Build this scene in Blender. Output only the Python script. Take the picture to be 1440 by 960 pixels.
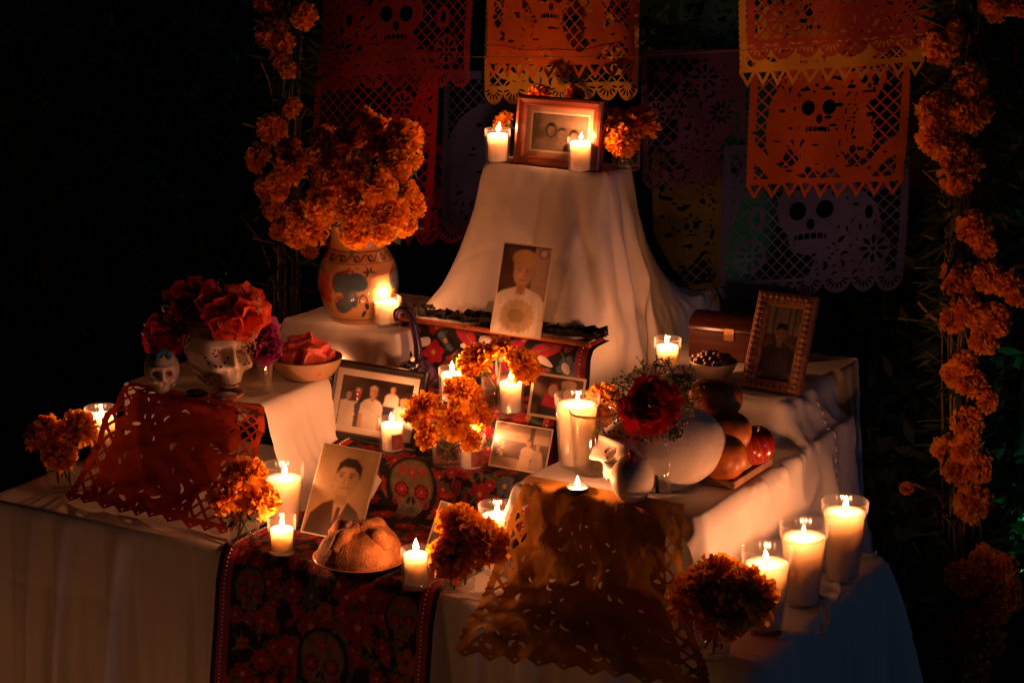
import bpy, bmesh, math, random
import numpy as np
from mathutils import Vector, Matrix
for o in list(bpy.data.objects): bpy.data.objects.remove(o)
PI = math.pi
scene = bpy.context.scene
col = scene.collection

# ------------------------------------------------------------------ camera
CAM = np.array([1.899, -3.0443, 1.83]); YAW = math.radians(30); PITCH = math.radians(14.5); HFOV = math.radians(26)
cam_d = bpy.data.cameras.new('camera'); cam = bpy.data.objects.new('camera', cam_d); col.objects.link(cam)
cam.location = CAM; cam.rotation_euler = (PI/2 - PITCH, 0, YAW)
cam_d.sensor_width = 36; cam_d.lens = 18/math.tan(HFOV/2); cam_d.clip_start = .05; cam_d.clip_end = 400
scene.camera = cam

# ------------------------------------------------------------------ world: night sky, and a low dim bluish light from the right
SUN_DIR = Vector((.97, -.08, .05)).normalized()        # towards the light
world = bpy.data.worlds.new('World'); scene.world = world; world.use_nodes = True
wn = world.node_tree; wn.nodes.clear()
sky = wn.nodes.new('ShaderNodeTexSky'); sky.sky_type = 'NISHITA'; sky.sun_disc = False
sky.sun_elevation = math.asin(SUN_DIR.z); sky.sun_rotation = math.atan2(SUN_DIR.x, SUN_DIR.y)
bg = wn.nodes.new('ShaderNodeBackground'); bg.inputs['Strength'].default_value = .0009
wo = wn.nodes.new('ShaderNodeOutputWorld')
wn.links.new(sky.outputs[0], bg.inputs['Color']); wn.links.new(bg.outputs[0], wo.inputs['Surface'])
sun_d = bpy.data.lights.new('sun', 'SUN'); sun_d.energy = .065; sun_d.angle = math.radians(5); sun_d.color = (.20, .48, 1)
sun = bpy.data.objects.new('sun', sun_d); col.objects.link(sun)
sun.rotation_euler = SUN_DIR.to_track_quat('Z', 'Y').to_euler(); sun.location = (4, -1, 2)

vs = scene.view_settings
scene.display_settings.display_device = 'sRGB'
vs.view_transform = 'Standard'; vs.look = 'None'; vs.gamma = 1; vs.exposure = 0.0
vs.use_curve_mapping = False
cy = scene.cycles
cy.max_bounces = 10; cy.diffuse_bounces = 4; cy.glossy_bounces = 4; cy.transmission_bounces = 8; cy.transparent_max_bounces = 40
cy.caustics_reflective = False; cy.caustics_refractive = False; cy.sample_clamp_indirect = 2.0; cy.use_denoising = True
FLAME_COLOR = (1, .315, .115)
CANDLE_W = 1.0

# ------------------------------------------------------------------ measuring: a picture point to a place in the scene
_F = 720/math.tan(HFOV/2)
def _ray(px, py):
    x, y, z = (px-720)/_F, 1.0, -(py-480)/_F
    c, s = math.cos(PITCH), math.sin(PITCH)
    y, z = y*c + z*s, -y*s + z*c
    c, s = math.cos(YAW), math.sin(YAW)
    return np.array([x*c - y*s, x*s + y*c, z])
def P(px, py, z):
    d = _ray(px, py); return CAM + d*((z-CAM[2])/d[2])
def V(px, py, v):
    d = _ray(px, py); return CAM + d*((v-CAM[1])/d[1])

# ------------------------------------------------------------------ mesh helpers
def mesh_from(name, verts, faces, colors=None, smooth=True, mat_idx=None):
    me = bpy.data.meshes.new(name)
    verts = np.asarray(verts, float).reshape(-1, 3)
    if isinstance(faces, np.ndarray):
        n, k = faces.shape
        me.vertices.add(len(verts)); me.vertices.foreach_set('co', verts.ravel())
        me.loops.add(n*k); me.loops.foreach_set('vertex_index', faces.astype(np.int32).ravel())
        me.polygons.add(n); me.polygons.foreach_set('loop_start', np.arange(0, n*k, k, dtype=np.int32))
        me.update(calc_edges=True)
    else:
        me.from_pydata([tuple(v) for v in verts], [], faces); me.update()
    if colors is not None:
        at = me.color_attributes.new('Col', 'FLOAT_COLOR', 'POINT')
        c = np.ones((len(verts), 4)); c[:, :3] = np.asarray(colors, float).reshape(-1, 3)
        at.data.foreach_set('color', c.ravel())
    if smooth: me.polygons.foreach_set('use_smooth', np.ones(len(me.polygons), dtype=bool))
    if mat_idx is not None: me.polygons.foreach_set('material_index', np.asarray(mat_idx, dtype=np.int32))
    me.update()
    return me
def link(name, data, parent=None, mat=None, loc=None, rot=None, scale=None):
    o = bpy.data.objects.new(name, data); col.objects.link(o)
    if data is not None and mat is not None and len(data.materials) == 0:
        for m in (mat if isinstance(mat, (list, tuple)) else [mat]): data.materials.append(m)
    if parent is not None: o.parent = parent
    if loc is not None: o.location = [float(c) for c in loc]
    if rot is not None: o.rotation_euler = rot
    if scale is not None: o.scale = (scale,)*3 if isinstance(scale, (int, float)) else scale
    return o
def tag(o, label, cat, group=None):
    o['label'] = label; o['category'] = cat
    if group: o['group'] = group
    return o
def thing(name, label, cat, loc=(0, 0, 0), rot=(0, 0, 0), group=None, scale=None):
    return tag(link(name, None, None, None, loc, rot, scale), label, cat, group)
def setting(o, kind='structure'): o['kind'] = kind; return o
def gridfaces(ny, nx, wrapx=False, wrapy=False):
    i = np.arange(ny if wrapy else ny-1); j = np.arange(nx if wrapx else nx-1)
    I, J = np.meshgrid(i, j, indexing='ij'); I2 = (I+1) % ny; J2 = (J+1) % nx
    return np.stack([I*nx+J, I*nx+J2, I2*nx+J2, I2*nx+J], -1).reshape(-1, 4)
def gridmesh(name, pos, colr=None, wrapx=False, wrapy=False, smooth=True):
    ny, nx = pos.shape[:2]
    return mesh_from(name, pos.reshape(-1, 3), gridfaces(ny, nx, wrapx, wrapy), None if colr is None else colr.reshape(-1, 3), smooth)
def lathe(name, prof, seg=40, caps=True, ribs=0, ribamp=0., colf=None, smooth=True):
    prof = np.asarray(prof, float); n = len(prof)
    th = np.arange(seg)*2*PI/seg
    r = prof[:, :1] * np.ones((1, seg))
    if ribs: r = r*(1 + ribamp*np.cos(ribs*th)[None, :])
    pos = np.stack([r*np.cos(th), r*np.sin(th), prof[:, 1:]*np.ones((1, seg))], -1)
    return gridmesh(name, pos, None, wrapx=True, smooth=smooth)
class MB:
    """collects shapes that belong to one part"""
    def __init__(s): s.v = []; s.f = []; s.c = []; s.n = 0
    def add(s, v, f, c=None):
        v = np.asarray(v, float).reshape(-1, 3)
        s.v.append(v); s.f += [tuple(int(k)+s.n for k in q) for q in f]; s.n += len(v)
        s.c.append(np.ones((len(v), 3))*(1 if c is None else np.asarray(c)))
    def box(s, lo, hi, c=None, M=None):
        (x0, y0, z0), (x1, y1, z1) = lo, hi
        v = np.array([(x, y, z) for x in (x0, x1) for y in (y0, y1) for z in (z0, z1)], float)
        if M is not None: v = np.array([M @ Vector(p) for p in v])
        s.add(v, [(0,1,3,2),(4,6,7,5),(0,4,5,1),(2,3,7,6),(0,2,6,4),(1,5,7,3)], c)
    def tube(s, pts, r, seg=6, c=None):
        pts = np.asarray(pts, float); n = len(pts); rr = np.ones(n)*r if np.isscalar(r) else np.asarray(r)
        t = np.gradient(pts, axis=0); t /= np.linalg.norm(t, axis=1)[:, None]+1e-9
        a = np.array([0, 0, 1.]) if abs(t[0][2]) < .9 else np.array([1., 0, 0])
        vs_ = []
        nrm = np.cross(t[0], a); nrm /= np.linalg.norm(nrm)+1e-9
        for i in range(n):
            nrm = nrm - t[i]*np.dot(nrm, t[i]); nrm /= np.linalg.norm(nrm)+1e-9
            b = np.cross(t[i], nrm)
            for k in range(seg):
                an = 2*PI*k/seg; vs_.append(pts[i]+rr[i]*(math.cos(an)*nrm+math.sin(an)*b))
        f = [tuple(q) for q in gridfaces(n, seg, wrapx=True)]
        f += [tuple(range(seg-1, -1, -1)), tuple((n-1)*seg+k for k in range(seg))]
        s.add(vs_, f, c)
    def ball(s, p, r, seg=8, c=None, sq=(1, 1, 1), M=None):
        ny = max(4, seg//2+1); ph = np.linspace(.001, PI-.001, ny); th = np.arange(seg)*2*PI/seg
        q = np.stack([np.sin(ph)[:, None]*np.cos(th), np.sin(ph)[:, None]*np.sin(th), np.cos(ph)[:, None]*np.ones(seg)], -1).reshape(-1, 3)*np.asarray(sq)*r
        if M is not None: q = q @ np.asarray(M.to_3x3()).T
        s.add(q+np.asarray(p), [tuple(x)[::-1] for x in gridfaces(ny, seg, wrapx=True)], c)
    def mesh(s, name, smooth=True, colors=False):
        return mesh_from(name, np.concatenate(s.v), s.f, np.concatenate(s.c) if colors else None, smooth)
    def build(s, name, mat, parent=None, smooth=True, colors=False, **k): return link(name, s.mesh(name, smooth, colors), parent, mat, **k)
def copy_tree(o, parent=None):
    c = o.copy(); col.objects.link(c); c.parent = parent
    for ch in [x for x in col.objects if x.parent == o]: copy_tree(ch, c)
    return c
def smooth_noise(x, seed=0, n=6, base=1.0):
    r = np.random.RandomState(seed); y = 0*x
    for k in range(n): y = y + np.sin(x*base*(1+k*.83+.4*r.rand())+r.rand()*7)/(1+.6*k)
    return y/2
def noise2(x, y, seed=0, n=14, lo=1., hi=4.):
    r = np.random.RandomState(seed); z = 0*x
    for k in range(n):
        f = lo*(hi/lo)**r.rand(); a = r.rand()*PI*2
        z = z + np.sin(f*(x*math.cos(a)+y*math.sin(a))+r.rand()*7)*(lo/f)**.7
    return z/math.sqrt(n)

def crumple(x, y, seed, n=7, lo=20, hi=90):
    r = np.random.RandomState(seed); z = 0*x
    for k in range(n):
        f = lo*(hi/lo)**r.rand(); a = r.rand()*PI*2; p = (f*(x*math.cos(a)+y*math.sin(a))/(2*PI)+r.rand()) % 1
        z = z+np.abs(p*2-1)*lo/f*2
    return z/math.sqrt(n)

# ------------------------------------------------------------------ materials
def nodes_of(name):
    m = bpy.data.materials.new(name); m.use_nodes = True; nt = m.node_tree; nt.nodes.clear()
    out = nt.nodes.new('ShaderNodeOutputMaterial'); return m, nt, out
def N(nt, t, **k):
    n = nt.nodes.new(t)
    for a, b in k.items():
        if a in n.inputs.keys() if isinstance(a, str) else False: n.inputs[a].default_value = b
        else: setattr(n, a, b)
    return n
def c4(c): return (c[0], c[1], c[2], 1)
def add_bump(nt, bsdf, scale, strength, dist=.002, kind='noise', coord='Object', detail=4):
    tc = nt.nodes.new('ShaderNodeTexCoord'); b = nt.nodes.new('ShaderNodeBump'); b.inputs['Strength'].default_value = strength; b.inputs['Distance'].default_value = dist
    if kind == 'noise':
        t = nt.nodes.new('ShaderNodeTexNoise'); t.inputs['Scale'].default_value = scale; t.inputs['Detail'].default_value = detail; o = t.outputs[0]
    elif kind == 'voronoi':
        t = nt.nodes.new('ShaderNodeTexVoronoi'); t.inputs['Scale'].default_value = scale; o = t.outputs['Distance']
    elif kind == 'weave':
        t = nt.nodes.new('ShaderNodeTexWave'); t.inputs['Scale'].default_value = scale; t.inputs['Distortion'].default_value = 1.0; o = t.outputs['Fac']
    nt.links.new(tc.outputs[coord], t.inputs['Vector']); nt.links.new(o, b.inputs['Height']); nt.links.new(b.outputs[0], bsdf.inputs['Normal'])
def mat(name, color, rough=.6, vary=.15, vscale=12., bump=None, translucent=0., vcol=False, coat=0., metal=0., sss=0., sssr=(1, .4, .2), ssss=.02, spec=.5):
    m, nt, out = nodes_of(name)
    p = nt.nodes.new('ShaderNodeBsdfPrincipled'); p.inputs['Roughness'].default_value = rough; p.inputs['Metallic'].default_value = metal
    p.inputs['Coat Weight'].default_value = coat; p.inputs['Specular IOR Level'].default_value = spec
    tc = nt.nodes.new('ShaderNodeTexCoord'); nz = nt.nodes.new('ShaderNodeTexNoise'); nz.inputs['Scale'].default_value = vscale; nz.inputs['Detail'].default_value = 5
    nt.links.new(tc.outputs['Object'], nz.inputs['Vector'])
    mr = nt.nodes.new('ShaderNodeMapRange'); mr.inputs['From Min'].default_value = .3; mr.inputs['From Max'].default_value = .7
    mr.inputs['To Min'].default_value = 1-vary; mr.inputs['To Max'].default_value = 1+vary*.5
    nt.links.new(nz.outputs[0], mr.inputs['Value'])
    mx = nt.nodes.new('ShaderNodeMix'); mx.data_type = 'RGBA'; mx.blend_type = 'MULTIPLY'; mx.inputs['Factor'].default_value = 1
    if vcol:
        a = nt.nodes.new('ShaderNodeVertexColor'); a.layer_name = 'Col'; nt.links.new(a.outputs[0], mx.inputs['A'])
    else: mx.inputs['A'].default_value = c4(color)
    nt.links.new(mr.outputs[0], mx.inputs['B']); cs = mx.outputs['Result']
    nt.links.new(cs, p.inputs['Base Color'])
    if sss:
        p.inputs['Subsurface Weight'].default_value = sss; p.inputs['Subsurface Radius'].default_value = sssr; p.inputs['Subsurface Scale'].default_value = ssss
    if bump: add_bump(nt, p, *bump)
    sh = p.outputs[0]
    if translucent:
        t = nt.nodes.new('ShaderNodeBsdfTranslucent'); nt.links.new(cs, t.inputs['Color'])
        ms = nt.nodes.new('ShaderNodeMixShader'); ms.inputs[0].default_value = translucent
        nt.links.new(sh, ms.inputs[1]); nt.links.new(t.outputs[0], ms.inputs[2]); sh = ms.outputs[0]
    nt.links.new(sh, out.inputs['Surface'])
    return m
def glass_mat(name, tint=(1, 1, 1), base=.03, edge=.55, haze=.006, gloss=.04):
    m, nt, out = nodes_of(name)
    lw = nt.nodes.new('ShaderNodeLayerWeight'); lw.inputs['Blend'].default_value = .5
    pw = nt.nodes.new('ShaderNodeMath'); pw.operation = 'POWER'; pw.inputs[1].default_value = 3.2
    mr = nt.nodes.new('ShaderNodeMapRange'); mr.inputs['To Min'].default_value = base; mr.inputs['To Max'].default_value = edge
    nt.links.new(lw.outputs['Facing'], pw.inputs[0]); nt.links.new(pw.outputs[0], mr.inputs['Value'])
    tr = nt.nodes.new('ShaderNodeBsdfTransparent'); tr.inputs[0].default_value = c4(tint)
    gl = nt.nodes.new('ShaderNodeBsdfGlossy'); gl.inputs['Roughness'].default_value = gloss; gl.inputs[0].default_value = (.95, .95, .95, 1)
    ms = nt.nodes.new('ShaderNodeMixShader'); nt.links.new(mr.outputs[0], ms.inputs[0]); nt.links.new(tr.outputs[0], ms.inputs[1]); nt.links.new(gl.outputs[0], ms.inputs[2])
    tl = nt.nodes.new('ShaderNodeBsdfTranslucent'); tl.inputs[0].default_value = (.9, .9, .9, 1); df = nt.nodes.new('ShaderNodeBsdfDiffuse'); df.inputs[0].default_value = (.9, .9, .9, 1)
    m0 = nt.nodes.new('ShaderNodeMixShader'); nt.links.new(tl.outputs[0], m0.inputs[1]); nt.links.new(df.outputs[0], m0.inputs[2])
    p2 = nt.nodes.new('ShaderNodeMath'); p2.operation = 'POWER'; p2.inputs[1].default_value = 5; nt.links.new(lw.outputs['Facing'], p2.inputs[0])
    r2 = nt.nodes.new('ShaderNodeMapRange'); r2.inputs['To Min'].default_value = haze; r2.inputs['To Max'].default_value = haze+.22; nt.links.new(p2.outputs[0], r2.inputs['Value'])
    m2 = nt.nodes.new('ShaderNodeMixShader'); nt.links.new(r2.outputs[0], m2.inputs[0]); nt.links.new(ms.outputs[0], m2.inputs[1]); nt.links.new(m0.outputs[0], m2.inputs[2]); ms = m2
    nt.links.new(ms.outputs[0], out.inputs['Surface']); return m
def flame_mat():
    m, nt, out = nodes_of('flame')
    e = nt.nodes.new('ShaderNodeEmission'); e.inputs['Color'].default_value = (1, .55, .2, 1); e.inputs['Strength'].default_value = 16
    t = nt.nodes.new('ShaderNodeBsdfTransparent'); a = nt.nodes.new('ShaderNodeAddShader')
    nt.links.new(e.outputs[0], a.inputs[0]); nt.links.new(t.outputs[0], a.inputs[1]); nt.links.new(a.outputs[0], out.inputs['Surface']); return m
def emit_mat(name, c, s):
    m, nt, out = nodes_of(name); e = nt.nodes.new('ShaderNodeEmission'); e.inputs[0].default_value = c4(c); e.inputs[1].default_value = s
    nt.links.new(e.outputs[0], out.inputs['Surface']); return m
def wood_mat(name, c1, c2, scale=6., rough=.45, axis=0):
    m, nt, out = nodes_of(name); p = nt.nodes.new('ShaderNodeBsdfPrincipled'); p.inputs['Roughness'].default_value = rough
    tc = nt.nodes.new('ShaderNodeTexCoord'); mp = nt.nodes.new('ShaderNodeMapping')
    s = [14, 14, 14]; s[axis] = 1.2; mp.inputs['Scale'].default_value = s
    nz = nt.nodes.new('ShaderNodeTexNoise'); nz.inputs['Scale'].default_value = scale; nz.inputs['Detail'].default_value = 6; nz.inputs['Distortion'].default_value = 1.2
    cr = nt.nodes.new('ShaderNodeValToRGB'); cr.color_ramp.elements[0].position = .35; cr.color_ramp.elements[1].position = .68
    cr.color_ramp.elements[0].color = c4(c1); cr.color_ramp.elements[1].color = c4(c2)
    nt.links.new(tc.outputs['Object'], mp.inputs[0]); nt.links.new(mp.outputs[0], nz.inputs['Vector']); nt.links.new(nz.outputs[0], cr.inputs[0]); nt.links.new(cr.outputs[0], p.inputs['Base Color'])
    b = nt.nodes.new('ShaderNodeBump'); b.inputs['Strength'].default_value = .25; b.inputs['Distance'].default_value = .001
    nt.links.new(nz.outputs[0], b.inputs['Height']); nt.links.new(b.outputs[0], p.inputs['Normal']); nt.links.new(p.outputs[0], out.inputs['Surface']); return m

M = {}
M['cloth'] = mat('white_cloth', (.74, .72, .70), .85, .06, 5, (500, .12, .001), .12)
M['glass'] = glass_mat('clear_glass')
M['ribbed_glass'] = glass_mat('ribbed_glass', gloss=.16)
M['smoke_glass'] = glass_mat('rimmed_glass', (.95, .93, .90), .035, .7, .002)
M['water'] = glass_mat('water', (.95, .95, .94), .03, .6, .001)
M['wax'] = mat('candle_wax', (.60, .60, .62), .45, .04, 30, None, .0, sss=1.0, sssr=(1, .8, .55), ssss=.055)
M['jar_wax'] = mat('jar_wax', (.62, .56, .47), .45, .06, 30, None, .0, sss=1.0, sssr=(1, .88, .70), ssss=.085)
M['wick'] = mat('wick', (.03, .02, .015), .9)
M['flame'] = flame_mat()
M['marigold'] = mat('marigold_petals', (1, 1, 1), .7, .12, 60, None, .45, vcol=True)
M['flower'] = mat('fabric_petals', (1, 1, 1), .6, .12, 60, None, .25, vcol=True)
M['stem'] = mat('green_stem', (.07, .10, .025), .6, .3, 40, None, .1)
M['dry_stem'] = mat('dry_stem', (.20, .14, .05), .75, .35, 50)
M['leaf'] = mat('leaf', (.05, .09, .03), .6, .3, 20, None, .2)
M['print'] = mat('photo_print', (1, 1, 1), .35, .02, 20, vcol=True, coat=.25)
M['embroidery'] = mat('embroidered_cloth', (1, 1, 1), .75, .25, 300, (900, .5, .0012), 0, vcol=True, spec=.3)
M['paint_clay'] = mat('painted_clay', (1, 1, 1), .28, .05, 20, None, 0, vcol=True, coat=.4)
M['plaster'] = mat('skull_plaster', (.78, .70, .58), .8, .12, 40, (300, .45, .0020))
M['plaster_smooth'] = mat('skull_plaster_fine', (.80, .73, .62), .5, .06, 20, (240, .12, .001), coat=.15)
M['sugar'] = mat('skull_sugar', (.82, .70, .54), .55, .06, 30, (120, .15, .001), sss=.4, ssss=.006)
M['pearl'] = mat('dark_sequin', (.03, .01, .02), .2, .1, coat=.6)
M['ruby'] = mat('red_sequin', (.35, .01, .03), .2, .1, coat=.6)
M['blue_flower'] = mat('blue_icing', (.02, .16, .34), .5, .3, 60)
M['red_icing'] = mat('red_icing', (.30, .01, .02), .5, .2, 60)
M['black'] = mat('black_lacquer', (.012, .01, .01), .35, .1)
M['frame_wood'] = wood_mat('reddish_frame_wood', (.10, .022, .010), (.19, .05, .02), 3, .3)
M['carved_wood'] = wood_mat('carved_frame_wood', (.12, .045, .02), (.26, .11, .05), 4, .5)
M['chest_wood'] = wood_mat('dark_chest_wood', (.05, .012, .008), (.11, .03, .018), 3, .3)
M['crate_wood'] = wood_mat('crate_wood', (.20, .09, .045), (.36, .19, .10), 4, .65)
M['bowl_clay'] = mat('bowl_clay', (.36, .22, .12), .55, .15, 12)
M['pane'] = glass_mat('picture_pane', (1, 1, 1), .05, .6, 0.)
M['bread'] = mat('bread_crust', (.46, .18, .05), .75, .55, 45, (260, .9, .004))
M['plate'] = mat('plate_clay', (.34, .15, .06), .3, .15, 10, coat=.3)
M['mango'] = mat('mango_skin', (.52, .15, .025), .42, .7, 34, (140, .25, .0012))
M['apple'] = mat('apple_skin', (1, 1, 1), .22, .1, 20, vcol=True, coat=.3)
M['lime'] = mat('green_fruit', (.12, .20, .03), .4, .2, 20)
M['nut'] = mat('dark_nuts', (.07, .02, .015), .35, .3, 30)
M['melon'] = mat('watermelon', (.80, .13, .09), .35, .3, 40, (150, .4, .002), .0, sss=.4, ssss=.006)
M['salt'] = mat('salt', (.8, .78, .75), .8, .1, 80, (500, .6, .002))
M['purple_glaze'] = mat('purple_glaze', (.022, .010, .040), .2, .3, 12, coat=.5)
M['dark_glaze'] = mat('dark_glaze', (.01, .01, .02), .2, .2, 12, coat=.5)
M['ribbon'] = mat('red_ribbon', (.28, .012, .03), .7, .3, 300, (700, .4, .001))
M['bead'] = mat('white_bead', (.7, .66, .62), .5, .1)
M['lace'] = mat('black_lace', (.012, .008, .008), .8, .2, 60, None, .1)
M['cord'] = mat('orange_cord', (.40, .10, .03), .7, .3, 100)
M['string'] = mat('string', (.12, .09, .06), .9)
M['bark'] = mat('bark', (.05, .035, .025), .9, .5, 8, (25, .8, .02))
M['shrub'] = mat('shrub_leaf', (.045, .075, .022), .55, .4, 6, None, .15)
M['grass'] = mat('night_grass', (.035, .05, .015), .7, .4, 4, None, .1)
M['soil'] = mat('garden_soil', (.04, .03, .02), .95, .5, 6, (40, .7, .02))
M['metal'] = mat('dark_metal', (.06, .06, .06), .4, .2, metal=.8)

# ================================================================== the setting: dark garden
gx, gy = np.meshgrid(np.linspace(-60, 60, 61), np.linspace(-40, 80, 61))
gz = noise2(gx, gy, 3, lo=.3, hi=1.5)*.015
setting(link('ground', gridmesh('ground', np.stack([gx, gy, gz-.02], -1)), None, M['soil']))

# ================================================================== cloth that falls over boxes
def drape(u0, u1, v0, v1, z, h, boxes, pins=None, steps=90, iters=10, seed=0, jit=.004, m=.004, slack=1.0, grip=.15, bend=.16):
    nx = int(round((u1-u0)/h))+1; ny = int(round((v1-v0)/h))+1
    U, W = np.meshgrid(np.linspace(u0, u1, nx), np.linspace(v0, v1, ny))
    r = np.random.RandomState(seed)
    X = np.stack([U, W, np.full_like(U, z)], -1); X[..., 2] += noise2(U, W, seed, lo=6, hi=30)*jit; X += r.randn(*X.shape)*.0006
    lx = (u1-u0)/(nx-1)*slack; ly = (v1-v0)/(ny-1)*slack; Vl = np.zeros_like(X); ld = math.hypot(lx, ly)
    dt = .022
    pin = []
    if pins:
        for (pu, pv), tgt in pins:
            j = int(round((pu-u0)/(u1-u0)*(nx-1))); i = int(round((pv-v0)/(v1-v0)*(ny-1))); pin.append((i, j, np.array(tgt, float), X[i, j].copy()))
    def con(a, b, L, k):
        d = b-a; n = np.sqrt((d*d).sum(-1, keepdims=True))+1e-9
        c = d*(.5*k*(1-L/n)); a += c; b -= c
    for st in range(steps):
        Vl[..., 2] -= 9.8*dt; Vl *= .86
        Y = X+Vl*dt
        for it in range(iters):
            for p in (0, 1):
                k = (nx-p)//2; con(Y[:, p:p+2*k:2], Y[:, p+1:p+2*k:2], lx, 1)
                k = (ny-p)//2; con(Y[p:p+2*k:2], Y[p+1:p+2*k:2], ly, 1)
                con(Y[p:p+2*k:2, :-1], Y[p+1:p+2*k:2, 1:], ld, .35); con(Y[p:p+2*k:2, 1:], Y[p+1:p+2*k:2, :-1], ld, .35)
            if it % 3 == 0:
                for q in (2, 3):
                    for p in range(0, 2*q):
                        a = Y[:, p:nx-q:2*q]; b = Y[:, p+q::2*q][:, :a.shape[1]]; con(a[:, :b.shape[1]], b, lx*q, bend)
                        a = Y[p:ny-q:2*q]; b = Y[p+q::2*q][:a.shape[0]]; con(a[:b.shape[0]], b, ly*q, bend)
            if pin:
                w = min(1, (st+1)/(steps*.6))
                for i, j, t, s0 in pin: Y[i, j] = s0*(1-w)+t*w
            if it % 2 == 1 or it == iters-1:
                for (a0, a1, b0, b1, zt) in boxes:
                    dd = np.stack([Y[..., 0]-(a0-m), (a1+m)-Y[..., 0], Y[..., 1]-(b0-m), (b1+m)-Y[..., 1], (zt+m)-Y[..., 2]], -1)
                    ins = (dd > 0).all(-1)
                    if not ins.any(): continue
                    k = np.where(X[..., 2] > zt+m-.004, 4, dd.argmin(-1)); dm = np.take_along_axis(dd, k[..., None], -1)[..., 0]
                    for ax, sg, kk in ((0, -1, 0), (0, 1, 1), (1, -1, 2), (1, 1, 3), (2, 1, 4)):
                        s = ins & (k == kk); Y[s, ax] += sg*dm[s]
                    s = ins & (k == 4); Y[s, 0] = X[s, 0]+(Y[s, 0]-X[s, 0])*grip; Y[s, 1] = X[s, 1]+(Y[s, 1]-X[s, 1])*grip
        Vl = (Y-X)/dt; X = Y
    return X
def refine(X, k=2):
    for ax in (0, 1):
        for _ in range(k-1):
            X = np.moveaxis(X, ax, 0); n = len(X); Y = np.empty((2*n-1,)+X.shape[1:]); Y[::2] = X; mid = (X[:-1]+X[1:])/2
            mid[1:-1] = (9*(X[1:-2]+X[2:-1])-(X[:-3]+X[3:]))/16; Y[1::2] = mid; X = np.moveaxis(Y, 0, ax)
    return X
def normals(X):
    n = np.cross(np.gradient(X, axis=1), np.gradient(X, axis=0)); return n/(np.linalg.norm(n, axis=-1, keepdims=True)+1e-9)
def wrinkle(X, amp, seed, lo=18, hi=70):
    u = np.linspace(0, X.shape[1]*.0077, X.shape[1])[None, :]+0*X[..., 0]; v = np.linspace(0, X.shape[0]*.0077, X.shape[0])[:, None]+0*X[..., 0]
    warp = noise2(u, v, seed+5, lo=4, hi=14)*.03
    w = 1-np.abs(noise2(u+warp, v-warp, seed, n=7, lo=lo, hi=hi)); big = noise2(u, v, seed+9, lo=5, hi=16)
    gate = np.clip(.5+.6*noise2(u, v, seed+2, lo=4, hi=12), 0, 1.3)
    n = normals(X); n *= np.sign(n[..., 2:3].mean()); up = np.clip(n[..., 2], 0, 1)
    cr_ = sum(sg*np.exp(-(((q-o+.11) % .22-.11)/.0045)**2) for q, o, sg in ((u, .05, 1), (v, .09, -1), (u, .16, -.5)))     # old fold lines from storage
    return X+n*((np.clip(w, -.2, 1)**2*gate+.6*big)*amp*(1-.65*up**6)+cr_*.0016)[..., None]
def sheet(name, label, X, mat_, sub=1, group=None, cat='cloth', amp=.004, seed=1):
    X = wrinkle(refine(X), amp, seed)
    global LASTX; LASTX = X
    o = link(name, gridmesh(name, X), None, mat_)
    s = o.modifiers.new('smooth', 'SUBSURF'); s.levels = 0; s.render_levels = sub
    return tag(o, label, cat, group)

T0, T1, T2, T3 = .45, .55, .65, .75
TS = .67          # top of the left skull box
TR = .63          # top of the right front step
ZTOP = 1.05
TABLE = (-1.04, .60, 0, .56, T0)
STEP1 = (-.49, .0, .33, .80, T1)
STEP2 = (-.36, -.02, .41, .80, T2)
STEP3 = (-.42, .03, .55, 1.0, T3)
SKULLBOX = (-.83, -.50, .16, .60, TS)
VASEBOX = (-.68, -.395, .485, .80, T3)
RIGHTBOX = (.03, .385, .58, .95, .70)
BACKBOX = (-1.0, .35, .56, 1.05, T0)

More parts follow.
